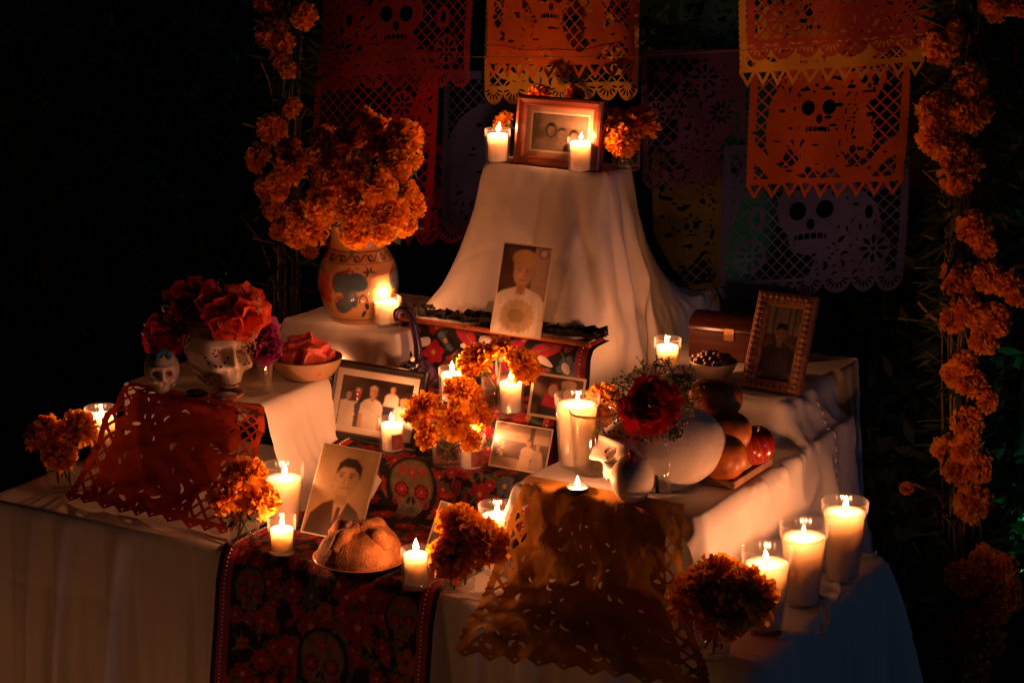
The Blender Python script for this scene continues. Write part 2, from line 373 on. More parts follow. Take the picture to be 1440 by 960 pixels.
# the long low table: top and hanging skirt in one sheet, folds growing downwards
def table_cloth():
    u0, u1, v0, v1, zt = TABLE; r = .025
    pts = []
    def arc(cx, cy, a0, a1):
        for a in np.linspace(a0, a1, 7)[:-1]: pts.append((cx+r*math.cos(a), cy+r*math.sin(a)))
    def seg(a, b, n):
        for t in np.linspace(0, 1, n+1)[:-1]: pts.append((a[0]+(b[0]-a[0])*t, a[1]+(b[1]-a[1])*t))
    seg((u0+r, v0), (u1-r, v0), 240); arc(u1-r, v0+r, -PI/2, 0)
    seg((u1, v0+r), (u1, v1-r), 90); arc(u1-r, v1-r, 0, PI/2)
    seg((u1-r, v1), (u0+r, v1), 60); arc(u0+r, v1-r, PI/2, PI)
    seg((u0, v1-r), (u0, v0+r), 60); arc(u0+r, v0+r, PI, 1.5*PI)
    p = np.array(pts); n = len(p)
    tan = np.roll(p, -1, 0)-np.roll(p, 1, 0); tan /= np.linalg.norm(tan, axis=1)[:, None]
    nrm = np.stack([tan[:, 1], -tan[:, 0]], -1)
    s = np.concatenate([[0], np.cumsum(np.linalg.norm(np.diff(p, axis=0), axis=1))])
    c = np.array([(u0+u1)/2, (v0+v1)/2])
    rows = []
    for k in np.linspace(.02, .97, 22)**.8:
        q = c+(p-c)*k
        z = zt+.004+noise2(q[:, 0], q[:, 1], 5, lo=10, hi=60)*.0012
        rows.append(np.column_stack([q, z]))
    fold = smooth_noise(s, 4, 6, 22)+.45*smooth_noise(s, 9, 5, 55)
    fold = np.clip(fold+.15, -.5, 1.3)
    run = 1-np.clip(1-np.abs(p[:, 0]+.235)/.26, 0, 1)**.5*(p[:, 1] < .03)       # pressed flat under the runner
    corner = np.zeros(n)
    for cx, cy in ((u1, v0), (u1, v1), (u0, v0), (u0, v1)): corner = np.maximum(corner, np.exp(-((p[:, 0]-cx)**2+(p[:, 1]-cy)**2)/.055**2))
    rows.append(np.column_stack([p, np.full(n, zt+.0035)]))
    rows.append(np.column_stack([p+nrm*.004, np.full(n, zt-.002)]))
    for t in np.linspace(.015, 1, 60):
        d = .006+t**.75*(.020+.048*fold*run+.06*corner)+.0022*noise2(s*1.0, np.full(n, t*.45), 11, lo=14, hi=50)*min(1, t*8)
        crease = -.0035*np.exp(-((t-.33-.02*np.sin(s*3))/.012)**2)*(np.sin(s*9)>.2)
        d = d+crease
        q = p+nrm*d[:, None]
        rows.append(np.column_stack([q, np.full(n, zt-.004-t*(zt-.03))]))
    return np.array(rows)
X = table_cloth()
tag(link('tablecloth', gridmesh('tablecloth', X, wrapx=True), None, M['cloth']), 'large white cloth over the low front table, hanging to the ground in folds', 'tablecloth')

floor_ = (-3, 3, -3, 3, .01)
X = drape(-.95, -.27, .175, .85, TS+.02, .0155, [SKULLBOX, TABLE, BACKBOX, (-.50, .35, .335, .80, T1)], steps=90, seed=2, jit=.02, slack=1.02, bend=.05)
sheet('box_cloth', 'white cloth over the left box that carries the skulls', X, M['cloth'])
X = drape(-.80, -.30, .36, .90, T3+.02, .015, [VASEBOX, SKULLBOX, TABLE, BACKBOX, STEP1], steps=70, seed=5, jit=.02, slack=1.03, bend=.05)
sheet('box_cloth', 'white cloth over the raised box under the painted vase', X, M['cloth'])
X = drape(.03, .74, .085, 1.10, .725, .0150, [RIGHTBOX, (.075, .44, .115, .80, TR), TABLE, floor_],
          pins=[((.74, .09), (.525, .14, T0+.010)), ((.74, .30), (.545, .30, T0+.010)), ((.74, .44), (.49, .38, T0+.010)), ((.74, .62), (.565, .51, T0+.010)), ((.74, .90), (.56, .86, .25))], steps=120, iters=12, seed=8, jit=.03, slack=1.03, bend=.02, grip=.10)
sheet('box_cloth', 'white cloth with a stitched seam falling over the right hand steps', X, M['cloth'], amp=.009, seed=31)
ro = col.objects[-1]; ro = [o for o in col.objects if o.get('label', '').startswith('white cloth with a stitched')][0]
G = LASTX; i0 = int((.70-.085)/(1.10-.085)*(G.shape[0]-1)); mb = MB(); nn = normals(G)
for j in range(int(.50*G.shape[1]), G.shape[1]-2):
    ii = i0-int((j-.5*G.shape[1])*.35); a, b = G[ii, j], G[ii, j+1]; nv = nn[ii, j]*(1 if nn[ii, j][0] > 0 else -1)
    if j % 2 == 0: mb.tube([a+nv*.001, (a+b)/2+nv*.0022, b+nv*.001], .0012, 5)
st_ = mb.build('stitched_seam', M['bead'], ro); st_['label'] = 'raised row of stitches on the hanging cloth'; st_['kind'] = 'stuff'
TW = (-.365, -.095, .76, .905, ZTOP)
tc_u, tc_v = -.23, .833
X = drape(tc_u-.50, tc_u+.50, tc_v-.50, tc_v+.50, ZTOP+.02, .0165, [TW, (-.46, -.03, .55, 1.2, T3), (-.60,.02,.75,1.1,.60)],
          pins=[((tc_u-.50, tc_v-.50), (-.53, .60, .735)), ((tc_u-.5, tc_v), (-.53, .85, .70)), ((tc_u+.5, tc_v), (-.01, .80, .66)), ((tc_u+.50, tc_v-.50), (.035, .555, .64)), ((tc_u+.5, tc_v+.5), (-.0, 1.02, .66)), ((tc_u-.5, tc_v+.5), (-.50, 1.10, .66)),
                ((tc_u, tc_v-.5), (-.25, .635, T3+.01))], steps=130, iters=12, seed=12, jit=.02, slack=1.0, bend=.03)
# long folds that run down from the corners of the pedestal top
hg = np.clip((ZTOP-.01-X[..., 2])/.34, 0, 1); ang = np.arctan2(X[..., 1]-tc_v, (X[..., 0]-tc_u)/1.5)
fold = np.zeros_like(ang)
for a0, w_, am in ((-2.62, .16, .9), (-2.2, .13, -.6), (-1.95, .12, .5), (-1.55, .14, -.7), (-1.18, .13, .9), (-.98, .07, -1.3), (-.80, .10, 1.5), (-.55, .09, -1.0), (-.32, .10, 1.1), (-.08, .1, -.9), (.15, .1, .8), (-2.9, .1, -.7), (3.0, .1, .6)):
    dA = (ang-a0+PI) % (2*PI)-PI; fold += am*np.exp(-(dA/w_)**2)
flat = np.clip((X[..., 2]-T3-.012)/.05, .15, 1)
X[..., 0] += np.cos(ang)*fold*.017*hg**.8*flat; X[..., 1] += np.sin(ang)*fold*.017*hg**.8*flat
sheet('tower_cloth', 'white cloth draped like a tent over the tall top pedestal', X, M['cloth'], amp=.0035, seed=17)
# hidden carriers under the cloths: plain wooden boxes that hold everything up
def carrier(name, label, b, z0):
    mb = MB(); mb.box((b[0]+.012, b[2]+.012, z0), (b[1]-.012, b[3]-.012, b[4]-.012)); tag(mb.build(name, M['crate_wood'], None, smooth=False), label, 'box')

# ================================================================== painting on a grid
def inpoly(x, y, pts):
    r = np.zeros(x.shape, bool); n = len(pts)
    for i in range(n):
        (x0, y0), (x1, y1) = pts[i], pts[(i+1) % n]
        if y0 == y1: continue
        c = ((y0 > y) != (y1 > y)) & (x < (x1-x0)*(y-y0)/(y1-y0)+x0); r ^= c
    return r
class Canvas:
    def __init__(s, w, h, nx, ny, bgc):
        s.w, s.h = w, h; s.x, s.y = np.meshgrid(np.linspace(0, w, nx), np.linspace(0, h, ny)); s.c = np.ones((ny, nx, 3))*np.asarray(bgc); s.px = w/nx
    def _win(s, x0, x1, y0, y1):
        ny, nx = s.x.shape
        a = int(max(0, (x0/s.w)*(nx-1)-2)); b = int(min(nx, (x1/s.w)*(nx-1)+3)); c = int(max(0, (y0/s.h)*(ny-1)-2)); d = int(min(ny, (y1/s.h)*(ny-1)+3))
        return (slice(c, d), slice(a, b)) if b > a and d > c else None
    def put(s, w, al, c): s.c[w] = s.c[w]*(1-al[..., None])+np.asarray(c)*al[..., None]
    def ell(s, cx, cy, rx, ry, c, rot=0, a=1., soft=1.):
        R = max(rx, ry)*1.1; w = s._win(cx-R, cx+R, cy-R, cy+R)
        if w is None: return
        dx = s.x[w]-cx; dy = s.y[w]-cy; cs, sn = math.cos(rot), math.sin(rot)
        d = np.sqrt(((dx*cs+dy*sn)/rx)**2+((-dx*sn+dy*cs)/ry)**2)
        s.put(w, a*np.clip((1-d)*min(rx, ry)/(s.px*soft)+.5, 0, 1), c)
    def poly(s, pts, c, a=1.):
        xs = [p[0] for p in pts]; ys = [p[1] for p in pts]; w = s._win(min(xs), max(xs), min(ys), max(ys))
        if w is None: return
        s.put(w, a*inpoly(s.x[w], s.y[w], pts).astype(float), c)
    def rect(s, x0, y0, x1, y1, c, a=1.): s.poly([(x0, y0), (x1, y0), (x1, y1), (x0, y1)], c, a)
    def line(s, pts, wd, c, a=1.):
        for (x0, y0), (x1, y1) in zip(pts[:-1], pts[1:]):
            w = s._win(min(x0, x1)-wd, max(x0, x1)+wd, min(y0, y1)-wd, max(y0, y1)+wd)
            if w is None: continue
            dx, dy = x1-x0, y1-y0; L = dx*dx+dy*dy+1e-12
            t = np.clip(((s.x[w]-x0)*dx+(s.y[w]-y0)*dy)/L, 0, 1)
            d = np.hypot(s.x[w]-x0-t*dx, s.y[w]-y0-t*dy); s.put(w, a*np.clip((wd/2-d)/s.px+.5, 0, 1), c)
    def ring(s, cx, cy, rx, ry, wd, c, a0=0, a1=2*PI, rot=0):
        A = np.linspace(a0, a1, 28); cs, sn = math.cos(rot), math.sin(rot)
        s.line([(cx+rx*math.cos(t)*cs-ry*math.sin(t)*sn, cy+rx*math.cos(t)*sn+ry*math.sin(t)*cs) for t in A], wd, c)
    def flower(s, cx, cy, r, n, c, c2, rot=0, ctr=(.5, .3, .05), arc=2*PI):
        for k in range(n):
            a = rot+arc*k/n; px, py = cx+r*.58*math.cos(a), cy+r*.58*math.sin(a)
            s.ell(px, py, r*.46, r*1.25*math.pi/n*.5+r*.05, c2, a); s.ell(px, py, r*.40, r*1.05*math.pi/n*.5, c, a)
            s.line([(cx, cy), (cx+r*.85*math.cos(a), cy+r*.85*math.sin(a))], r*.05, c2, .7)
        s.ell(cx, cy, r*.2, r*.2, ctr)
    def leaf(s, x, y, L, a, c, w=.28):
        s.ell(x+L/2*math.cos(a), y+L/2*math.sin(a), L/2, L*w/2, c, a); s.line([(x, y), (x+L*math.cos(a), y+L*math.sin(a))], L*.04, (.2, .22, .1), .7)

# ================================================================== embroidered runner
RED, DRED, MAG, TEAL, GOLD, CREAM, BLK = (.36, .010, .03), (.17, .006, .02), (.42, .02, .09), (.02, .08, .10), (.20, .11, .03), (.19, .14, .09), (.008, .006, .007)
prof = np.array([(-.058, .06), (-.045, .25), (-.028, .40), (-.014, .445), (.002, .4615), (.03, .4625), (.30, .4625), (.318, .468), (.322, .49), (.324, .545), (.335, .5625), (.355, .5645), (.392, .5645), (.402, .572), (.404, .60),
                 (.405, .648), (.418, .662), (.45, .6645), (.51, .6645), (.528, .672), (.540, .70), (.545, .745), (.556, .7605), (.575, .7635), (.625, .7635)])
d = np.concatenate([[0], np.cumsum(np.linalg.norm(np.diff(prof, axis=0), axis=1))]); RL = d[-1]; RW = .465
NS, NU = 640, 236
sv = np.linspace(0, RL, NS); pv = np.interp(sv, d, prof[:, 0]); pz = np.interp(sv, d, prof[:, 1])
for _ in range(6): pv[1:-1] = (pv[:-2]+2*pv[1:-1]+pv[2:])/4; pz[1:-1] = (pz[:-2]+2*pz[1:-1]+pz[2:])/4
cv = Canvas(RW, RL, NU, NS, BLK)
def s_of(v, z): k = np.argmin((pv-v)**2+(pz-z)**2); return sv[k]
def runner_xs(px, py, z=None, v=None):
    p = P(px, py, z) if z is not None else V(px, py, v); return p[0]+.462, s_of(p[1], p[2])
rr = random.Random(5)
def skull_motif(cx, cy, r, rot=0):
    for k, (c, f) in enumerate(((TEAL, 1.06), (GOLD, 1.0), (CREAM, .93))): cv.ell(cx, cy+.15*r, r*f*.9, r*f*.95, c)
    cv.poly([(cx-.55*r, cy-.5*r), (cx+.55*r, cy-.5*r), (cx+.42*r, cy-1.15*r), (cx-.42*r, cy-1.15*r)], CREAM)
    for sx in (-1, 1):
        cv.ell(cx+sx*.42*r, cy-.08*r, .35*r, .33*r, GOLD); cv.ell(cx+sx*.42*r, cy-.08*r, .30*r, .28*r, BLK); cv.flower(cx+sx*.42*r, cy-.08*r, .24*r, 8, RED, MAG)
        cv.ell(cx+sx*.1*r, cy-.45*r, .07*r, .15*r, BLK, sx*.3)
        cv.leaf(cx+sx*.25*r, cy+.55*r, .45*r, PI/2-sx*1.0, RED, .5); cv.ring(cx+sx*.6*r, cy-.52*r, .16*r, .13*r, .05*r, RED)
    cv.flower(cx, cy+.62*r, .24*r, 6, MAG, GOLD); cv.rect(cx-.4*r, cy-.98*r, cx+.4*r, cy-.70*r, TEAL)
    for k in range(8): cv.rect(cx-.38*r+k*.1*r, cy-.95*r, cx-.31*r+k*.1*r, cy-.86*r, CREAM); cv.rect(cx-.38*r+k*.1*r, cy-.82*r, cx-.31*r+k*.1*r, cy-.73*r, CREAM)
    for k in range(7): cv.ell(cx+(k-3)*.2*r, cy+.95*r-abs(k-3)*.07*r, .05*r, .05*r, GOLD)
    cv.flower(cx, cy-1.12*r, .13*r, 6, RED, TEAL)
# scattered blooms and leaves first, large motifs over them
occ = []
for t in range(1500):
    x = rr.uniform(.045, RW-.045); y = rr.uniform(.02, RL-.03); r = rr.choice([.012, .016, .022, .03])
    if all((x-a)**2+(y-b)**2 > ((.66*(r+c)))**2 for a, b, c in occ): occ.append((x, y, r))
for x, y, r in occ:
    k = rr.random()
    for q in range(rr.randint(2, 4)): cv.leaf(x, y, r*rr.uniform(1.2, 1.7), rr.uniform(0, 2*PI), rr.choice([TEAL, (.03, .07, .03), (.02, .05, .06), GOLD]), .3)
    if k < .58: cv.flower(x, y, r, rr.choice([7, 9, 11]), rr.choice([DRED, (.20, .006, .03), (.26, .008, .025)]), rr.choice([RED, MAG, (.40, .03, .03)]), rr.uniform(0, 6), arc=rr.choice([2*PI, 2*PI, PI*1.1]))
    elif k < .68: cv.flower(x, y, r*.8, 5, (.36, .07, .03), GOLD, rr.uniform(0, 6), (.06, .01, .01))
    elif k < .8: cv.flower(x, y, r*.75, 6, (.09, .12, .16), (.03, .05, .10), rr.uniform(0, 6))
    else:
        for q in range(5): cv.leaf(x, y, r*1.4, q*.5+rr.uniform(0, 3), RED if q % 2 else DRED, .4)
for px, py, z, v, r in ((452, 930, None, -.045, .050), (562, 868, None, -.035, .034), (348, 828, None, -.035, .034), (577, 686, None, .322, .052)):
    x, s_ = runner_xs(px, py, z, v); cv.ell(x, s_, r*1.1, r*1.25, BLK); skull_motif(x, s_, r)
for px, py, c, c2 in ((628, 480, (.10, .16, .24), (.03, .06, .12)), (800, 517, (.10, .16, .24), (.03, .06, .12)), (612, 495, (.4, .012, .05), RED), (860, 540, (.4, .012, .05), RED)):
    x, s_ = runner_xs(px, py, None, .543); cv.ell(x, s_, .03, .03, BLK); cv.flower(x, s_, .024, 6, c, c2, .3)
for px, py, a in ((655, 468, 2.4), (765, 492, .4)):
    x, s_ = runner_xs(px, py, None, .543); cv.ell(x, s_, .045, .035, BLK)
    cv.leaf(x-.03*math.cos(a), s_-.03*math.sin(a), .07, a, (.42, .015, .05), .45); cv.ring(x, s_-.02, .05, .03, .002, (.10, .10, .04), 0, 2)
cv.c *= .95*(1+.3*np.sin(cv.x*2300+cv.y*900)+.25*noise2(cv.x, cv.y, 77, lo=150, hi=900))[..., None].clip(.3, 2)                # thread direction
su = np.linspace(0, RW, NU)
UU = -.462+su[None, :]+0*sv[:, None]+.004*np.sin(sv*9)[:, None]
wob = noise2(UU, sv[:, None]+0*UU, 21, lo=12, hi=45)*.0022
hang = np.clip((.44-pz)/.3, 0, 1)[:, None]
pos = np.stack([UU, pv[:, None]+0*UU-np.abs(wob)*1.0-hang*(.012*np.sin(UU*26+1)+.010), pz[:, None]+0*UU+np.abs(wob)*.8], -1)
RUN = thing('embroidered_runner', 'black runner embroidered with red flowers and skulls, stepping down the middle of the altar', 'table runner', (0, 0, 0))
link('runner_cloth', gridmesh('runner_cloth', pos, cv.c), RUN, M['embroidery'])
def run_pos(x, s): return np.array([np.interp(s, sv, pos[:, min(NU-1, max(0, int(round(x/RW*(NU-1))))), a]) for a in range(3)])
nrm2 = np.stack([-np.gradient(pz), np.gradient(pv)], -1); nrm2 /= np.linalg.norm(nrm2, axis=1)[:, None]
for x0, x1 in ((.010, .034), (RW-.034, RW-.010)):
    j = [int(round(q/RW*(NU-1))) for q in np.linspace(x0, x1, 5)]
    strip = pos[::3][:, j].copy(); n3 = nrm2[::3]
    off = np.array([.0002, .003, .0036, .003, .0002])
    strip[..., 1] += n3[:, None, 0]*off; strip[..., 2] += n3[:, None, 1]*off
    rb = link('border_ribbon', gridmesh('border_ribbon', strip), RUN, M['ribbon']); rb['label'] = 'dark red woven ribbon with a row of white beads'
    mb = MB()
    L = np.arange(.02, RL-.02, .0075)
    ctr = strip[:, 2]; ds = sv[::3]
    for s_ in L:
        c = np.array([np.interp(s_, ds, ctr[:, a]) for a in range(3)]); nn = np.array([np.interp(s_, ds, n3[:, a]) for a in range(2)])
        mb.ball(c+np.array([0, nn[0], nn[1]])*.0004, .0021, 6)
    b = mb.build('bead_row', M['bead'], rb); b['kind'] = 'stuff'
# twisted cord and black lace along the upper hem
mb = MB(); n = 220
for ph in (0, PI):
    t = np.linspace(.012, RW-.012, n); base = np.array([run_pos(x, RL-.062) for x in t])
    base[:, 2] += .006+.0035*np.sin(t*520+ph); base[:, 1] += .0035*np.cos(t*520+ph); mb.tube(base, .0028, 5)
mb.build('twisted_cord', M['cord'], RUN)
mb = MB(); n = 260
for ly in range(4):
    t = np.linspace(.004, RW-.004, n); base = np.array([run_pos(min(max(x, 0), RW), RL-.004) for x in t]); base[:, 0] += t-np.clip(t, 0, RW)
    rows_ = []
    for q in np.linspace(0, 1, 5):
        w_ = smooth_noise(t, ly*7+1, 6, 160+40*ly)*(.002+.010*q); hgt = .009+q*(.008+.009*(.5+.5*smooth_noise(t, ly+30, 5, 60)))
        rows_.append(base+np.column_stack([.004*np.sin(t*300+ly), -.034+.013*ly+w_, hgt]))
    g_ = np.array(rows_); mb.add(g_.reshape(-1, 3), [tuple(x) for x in gridfaces(5, n)])
lc = mb.build('lace_ruffle', M['lace'], RUN)

# ================================================================== candles
def cup_profile(r0, r1, h, wall=.0018, base=.006):
    out = [(.0005, 0), (r0*.92, 0), (r0, .0015)] + [(r0+(r1-r0)*t, .0015+(h-.0015)*t) for t in np.linspace(.08, 1, 10)]
    inn = [(r1-wall*.5, h+.0008)] + [(r0+(r1-r0)*t-wall, base+(h-base)*t) for t in np.linspace(.98, .02, 10)] + [(.0005, base)]
    return out+inn
MESH = {}
def cached(key, fn):
    if key not in MESH: MESH[key] = fn()
    return MESH[key]
def flame_mesh(h=.019, r=.0046):
    t = np.linspace(0, 1, 12); rad = r*np.sin(PI*np.clip(t, .01, .99)**.62)*(1-.25*t); rad[-1] = .0001; rad[0] = .0006
    return lathe('flame', np.column_stack([rad, t*h]), 12)
CRND = random.Random(77)
def candle(name, label, px, py, z, r0, r1, h, wax_h, group, kind='round', ribs=0, flame_h=.019, power=1.0, tilt=None, loc=None, sticker=False, wax_r=None, off=(0, 0)):
    p = P(px, py, z) if loc is None else np.array(loc)
    t = thing(name, label, 'candle', p, (0, 0, CRND.uniform(0, 6) if kind == 'round' else .2), group)
    seg = 48 if kind == 'round' else 4
    if kind != 'round': r0, r1 = r0*1.36, r1*1.30
    key = (kind, r0, r1, h, ribs)
    g = link('glass', cached(key, lambda: lathe('glass', cup_profile(r0, r1, h), seg if not ribs else 96, ribs=ribs, ribamp=.006 if ribs else 0, smooth=kind == 'round')), t, M['ribbed_glass'] if ribs else M['glass'])
    if wax_r is None and kind == 'round' and not ribs: wax_r = r1-.0052
    rw0, rw1 = (r0-.0032, (r0+(r1-r0)*wax_h/h)-.0032) if wax_r is None else (wax_r*.9, wax_r)
    zb = .0065
    wp = [(.0005, zb), (rw0*.97, zb), (rw0, zb+.0015)] + [(rw0+(rw1-rw0)*q, zb+(wax_h-zb)*q) for q in np.linspace(.1, .97, 8)] + [(rw1-.0012, wax_h), (rw1*.75, wax_h-.0012), (rw1*.4, wax_h-.0026), (.0005, wax_h-.003)]
    link('wax', lathe('wax', wp, 40 if kind == 'round' else 4, smooth=True), t, M['jar_wax'] if ribs else M['wax'])
    flame_h = round(flame_h*CRND.choice([.8, .9, 1.0, 1.15]), 4)
    mb = MB(); mb.tube([(off[0], off[1], wax_h-.004), (off[0]+.0005, off[1], wax_h+.003), (off[0]+.0015, off[1], wax_h+.007)], .0008, 5); mb.build('wick', M['wick'], t)
    fl = link('flame', cached(('flame', flame_h), lambda: flame_mesh(flame_h, flame_h*.24)), t, M['flame'], (off[0]+.001, off[1], wax_h+.0045), (CRND.uniform(-.2, .2), CRND.uniform(-.2, .2), 0))
    ld = bpy.data.lights.new('flame_light', 'POINT'); ld.energy = CANDLE_W*power; ld.color = FLAME_COLOR; ld.shadow_soft_size = .005
    lo = link('flame_light', ld, t, None, (off[0]+.001, off[1], wax_h+.0045+flame_h*.5))
    if sticker:
        a = np.linspace(-.5, .5, 7); zz = np.linspace(.012, .042, 5)
        rr_ = r0+.0006
        ps = np.array([[(rr_*math.cos(q), rr_*math.sin(q), y) for q in a] for y in zz]); s = link('label_sticker', gridmesh('label_sticker', ps), t, STICK); s.rotation_euler = (0, 0, -t.rotation_euler.z-.55)
    return t
STICK = mat('candle_sticker', (.28, .05, .06), .5, .5, 90)
VG = 'small clear glass votive candles'
def votive(label, px, py, z, wax_h=.054, h=.068, **k): return candle('votive_candle', label, px, py, z, .0235, .026, h, wax_h, VG, **k)
votive('votive candle on the runner corner, in front of the portrait of the young man', 397, 776, .4645, .046)
votive('votive candle right of the bread plate with a tall flame above its rim', 585, 824, .4645, .060, flame_h=.024)
votive('votive candle in front of the lower right corner of the black framed family photo', 552, 636, .567, .058, sticker=True)
votive('votive candle with a red sticker between the marigold jar and the wedding photo', 663, 660, .567, .060, sticker=True, flame_h=.022)
votive('votive candle before the twin marigolds, in the centre of the altar', 718, 582, .667, .062, flame_h=.024)
votive('votive candle half hidden behind the central marigold jar', 636, 566, .667, .058)
votive('square glass votive candle at the foot of the painted vase', 543, 457, T3+.012, .050, .060, kind='square', power=1.0)
votive('votive candle on the white pedestal, left of the wooden framed photo', 700, 230, ZTOP+.006, .060, .070, flame_h=.026, power=1.3)
votive('votive candle on the white pedestal, in front of the wooden frame', 816, 243, ZTOP+.006, .062, .070, power=1.3)
votive('votive candle on the right hand box beside the bowl of nuts', 938, 527, .706, .058, .072)
JG = 'tall tapered candle glasses'
def jar(label, px, py, z, h=.135, wax_h=.112, r0=.027, r1=.038, **k): return candle('glass_candle', label, px, py, z, r0, r1, h, wax_h, JG, ribs=24, **k)
jar('tall candle glass right of the left front marigold, behind the votive', 401, 746, .4545, .13, .105, power=.7)
jar('tall candle glass behind the top left corner of the family photo', 480, 597, .5545, .13, .115, power=1.1)
jar('tall candle glass behind the right hand water glass', 811, 655, TR+.008, .13, .115, r0=.030, r1=.040)
jar('nearest of the three tall candle glasses on the right table end, behind the dark marigold', 1075, 886, .4545, .145, .118, r0=.030, r1=.042, power=.75)
jar('middle of the three tall candle glasses on the right table end', 1127, 849, .4545, .145, .122, r0=.030, r1=.042, power=.75)
jar('farthest of the three tall candle glasses, against the hanging white cloth', 1184, 815, .4545, .145, .127, r0=.029, r1=.041, power=.75)
jar('tall candle glass at the far left, behind the draped orange paper', 145, 652, .4545, .12, .105, r0=.025, r1=.033, power=1.3)
jar('tall candle glass mostly hidden behind the top corner of the yellow paper', 699, 800, .4645, .125, .105, r0=.026, r1=.033, loc=tuple(P(699, 712, .585)*np.array([1, 1, 0])+np.array([0, 0, .4645])))
p = P(812, 694, TR+.007)
t = thing('tealight', 'tealight in a shallow metal cup on white cloth before the water glass', 'candle', p)
link('metal_cup', lathe('metal_cup', [(.0005, 0), (.0175, 0), (.0195, .002), (.0195, .013), (.0205, .0135), (.0190, .0128), (.019, .002), (.0005, .0015)], 40), t, M['metal'])
link('wax', lathe('wax', [(.0005, .002), (.0185, .002), (.0187, .0105), (.0005, .0100)], 30), t, M['wax'])
mb = MB(); mb.tube([(0, 0, .009), (.0005, 0, .017)], .0008, 5); mb.build('wick', M['wick'], t)
link('flame', cached(('flame', .019), lambda: flame_mesh(.019, .0046)), t, M['flame'], (0, 0, .0135))
ld = bpy.data.lights.new('flame_light', 'POINT'); ld.energy = CANDLE_W; ld.color = FLAME_COLOR; ld.shadow_soft_size = .005; link('flame_light', ld, t, None, (0, 0, .023))

# candles on the ground before the altar, whose light the hanging front cloth shows
for k, (u, v) in enumerate(((-.98, -.42), (-.62, -.45), (-.16, -.50), (.28, -.46))):
    candle('ground_candle', ['first', 'second', 'third', 'fourth'][k]+' from the left of the candle glasses on the ground before the altar', 0, 0, 0, .03, .042, .145, .12, 'candle glasses on the ground', ribs=24, loc=(u, v, .0), power=.36)

# ================================================================== flowers
def petal_grid(L, w, cup, curl, rnd, rows=4, cols=3, ruf=.0):
    out = []
    for i in range(rows):
        t = i/(rows-1); ww = w*(.35+.9*math.sin(PI*min(1, t*.62+.08)))*(1 if i < rows-1 else .82)
        for j in range(cols):
            q = j/(cols-1)*2-1
            out.append((t*L, q*ww/2, cup*(q*q)*w*.5+curl*t*t*L+rnd.uniform(-1, 1)*ruf*L*t))
    return np.array(out)
def flower_mesh(seed, R, n, palette, wid=.34, tmax=2.0, tip=1.25, ruf=.09, layers=None, flat=1.0, rows=4, inner=.25):
    rnd = random.Random(seed); mb = MB(); cols = 3
    gf = [tuple(q) for q in gridfaces(rows, cols)]
    for k in range(n):
        f = (k+.5)/n; th = tmax*f**.62; az = k*2.39996+rnd.uniform(-.15, .15); th += rnd.uniform(-.2, .2)
        Lr = R*(.66+.46*rnd.random())*(1-inner); 
        g = petal_grid(Lr, R*wid*rnd.uniform(.8, 1.2), rnd.uniform(.15, .6), rnd.uniform(-.35, .45), rnd, rows, cols, ruf)
        g[:, 0] += R*inner*rnd.uniform(.7, 1.1)
        tw = rnd.uniform(-.9, .9)
        y, z = g[:, 1].copy(), g[:, 2].copy(); g[:, 1] = y*math.cos(tw)-z*math.sin(tw); g[:, 2] = y*math.sin(tw)+z*math.cos(tw)
        d = np.array([math.sin(th)*math.cos(az), math.sin(th)*math.sin(az), math.cos(th)*flat])
        side = np.array([-math.sin(az), math.cos(az), 0]); up = np.cross(d, side)
        v = g[:, :1]*d+g[:, 1:2]*side-g[:, 2:3]*up
        base = np.array(palette[rnd.randrange(len(palette))])*rnd.uniform(.75, 1.15)
        tt = np.repeat(np.linspace(0, 1, rows), cols)[:, None]
        mb.add(v, gf, base*(.72+(tip-.72)*tt))
    return mb.mesh('flower_head', True, True)
MP = [(.87, .35, .018), (.90, .42, .025), (.80, .26, .012), (.92, .50, .035)]
MARI = [flower_mesh(s, 1.0, 210, MP, .25, 1.95, 1.35, .17, flat=.86, inner=.2) for s in range(5)]
for m_ in MARI: m_.materials.append(M['marigold'])
PEONY = {c: flower_mesh(20+i, 1.0, 46, pal, .85, 1.75, 1.2, .16, rows=5, inner=.12) for i, (c, pal) in enumerate({
    'magenta': [(.55, .02, .10), (.45, .012, .07), (.62, .03, .12)], 'coral': [(.80, .09, .03), (.75, .06, .02), (.82, .14, .05)],
    'red': [(.78, .04, .02), (.7, .03, .02)], 'purple': [(.24, .012, .14), (.32, .02, .18)]}.items())}
for m_ in PEONY.values(): m_.materials.append(M['flower'])
DAHLIA = flower_mesh(41, 1.0, 95, [(.55, .010, .014), (.48, .008, .012), (.62, .016, .018)], .48, 1.75, 1.15, .05, flat=.75, rows=4, inner=.2); DAHLIA.materials.append(M['flower'])
FR = random.Random(9)
def aim(d):
    return Vector(d).to_track_quat('Z', 'Y').to_euler()
def head(parent, mesh, c, r, d, name='flower'):
    o = link(name, mesh, parent, None, c, aim(d), r); o.rotation_euler.rotate_axis('Z', FR.uniform(0, 6)); return o
TUMBLER = [(.0005, 0), (.026, 0), (.028, .002), (.031, .07), (.0305, .0715), (.0290, .0695), (.0262, .008), (.0005, .007)]
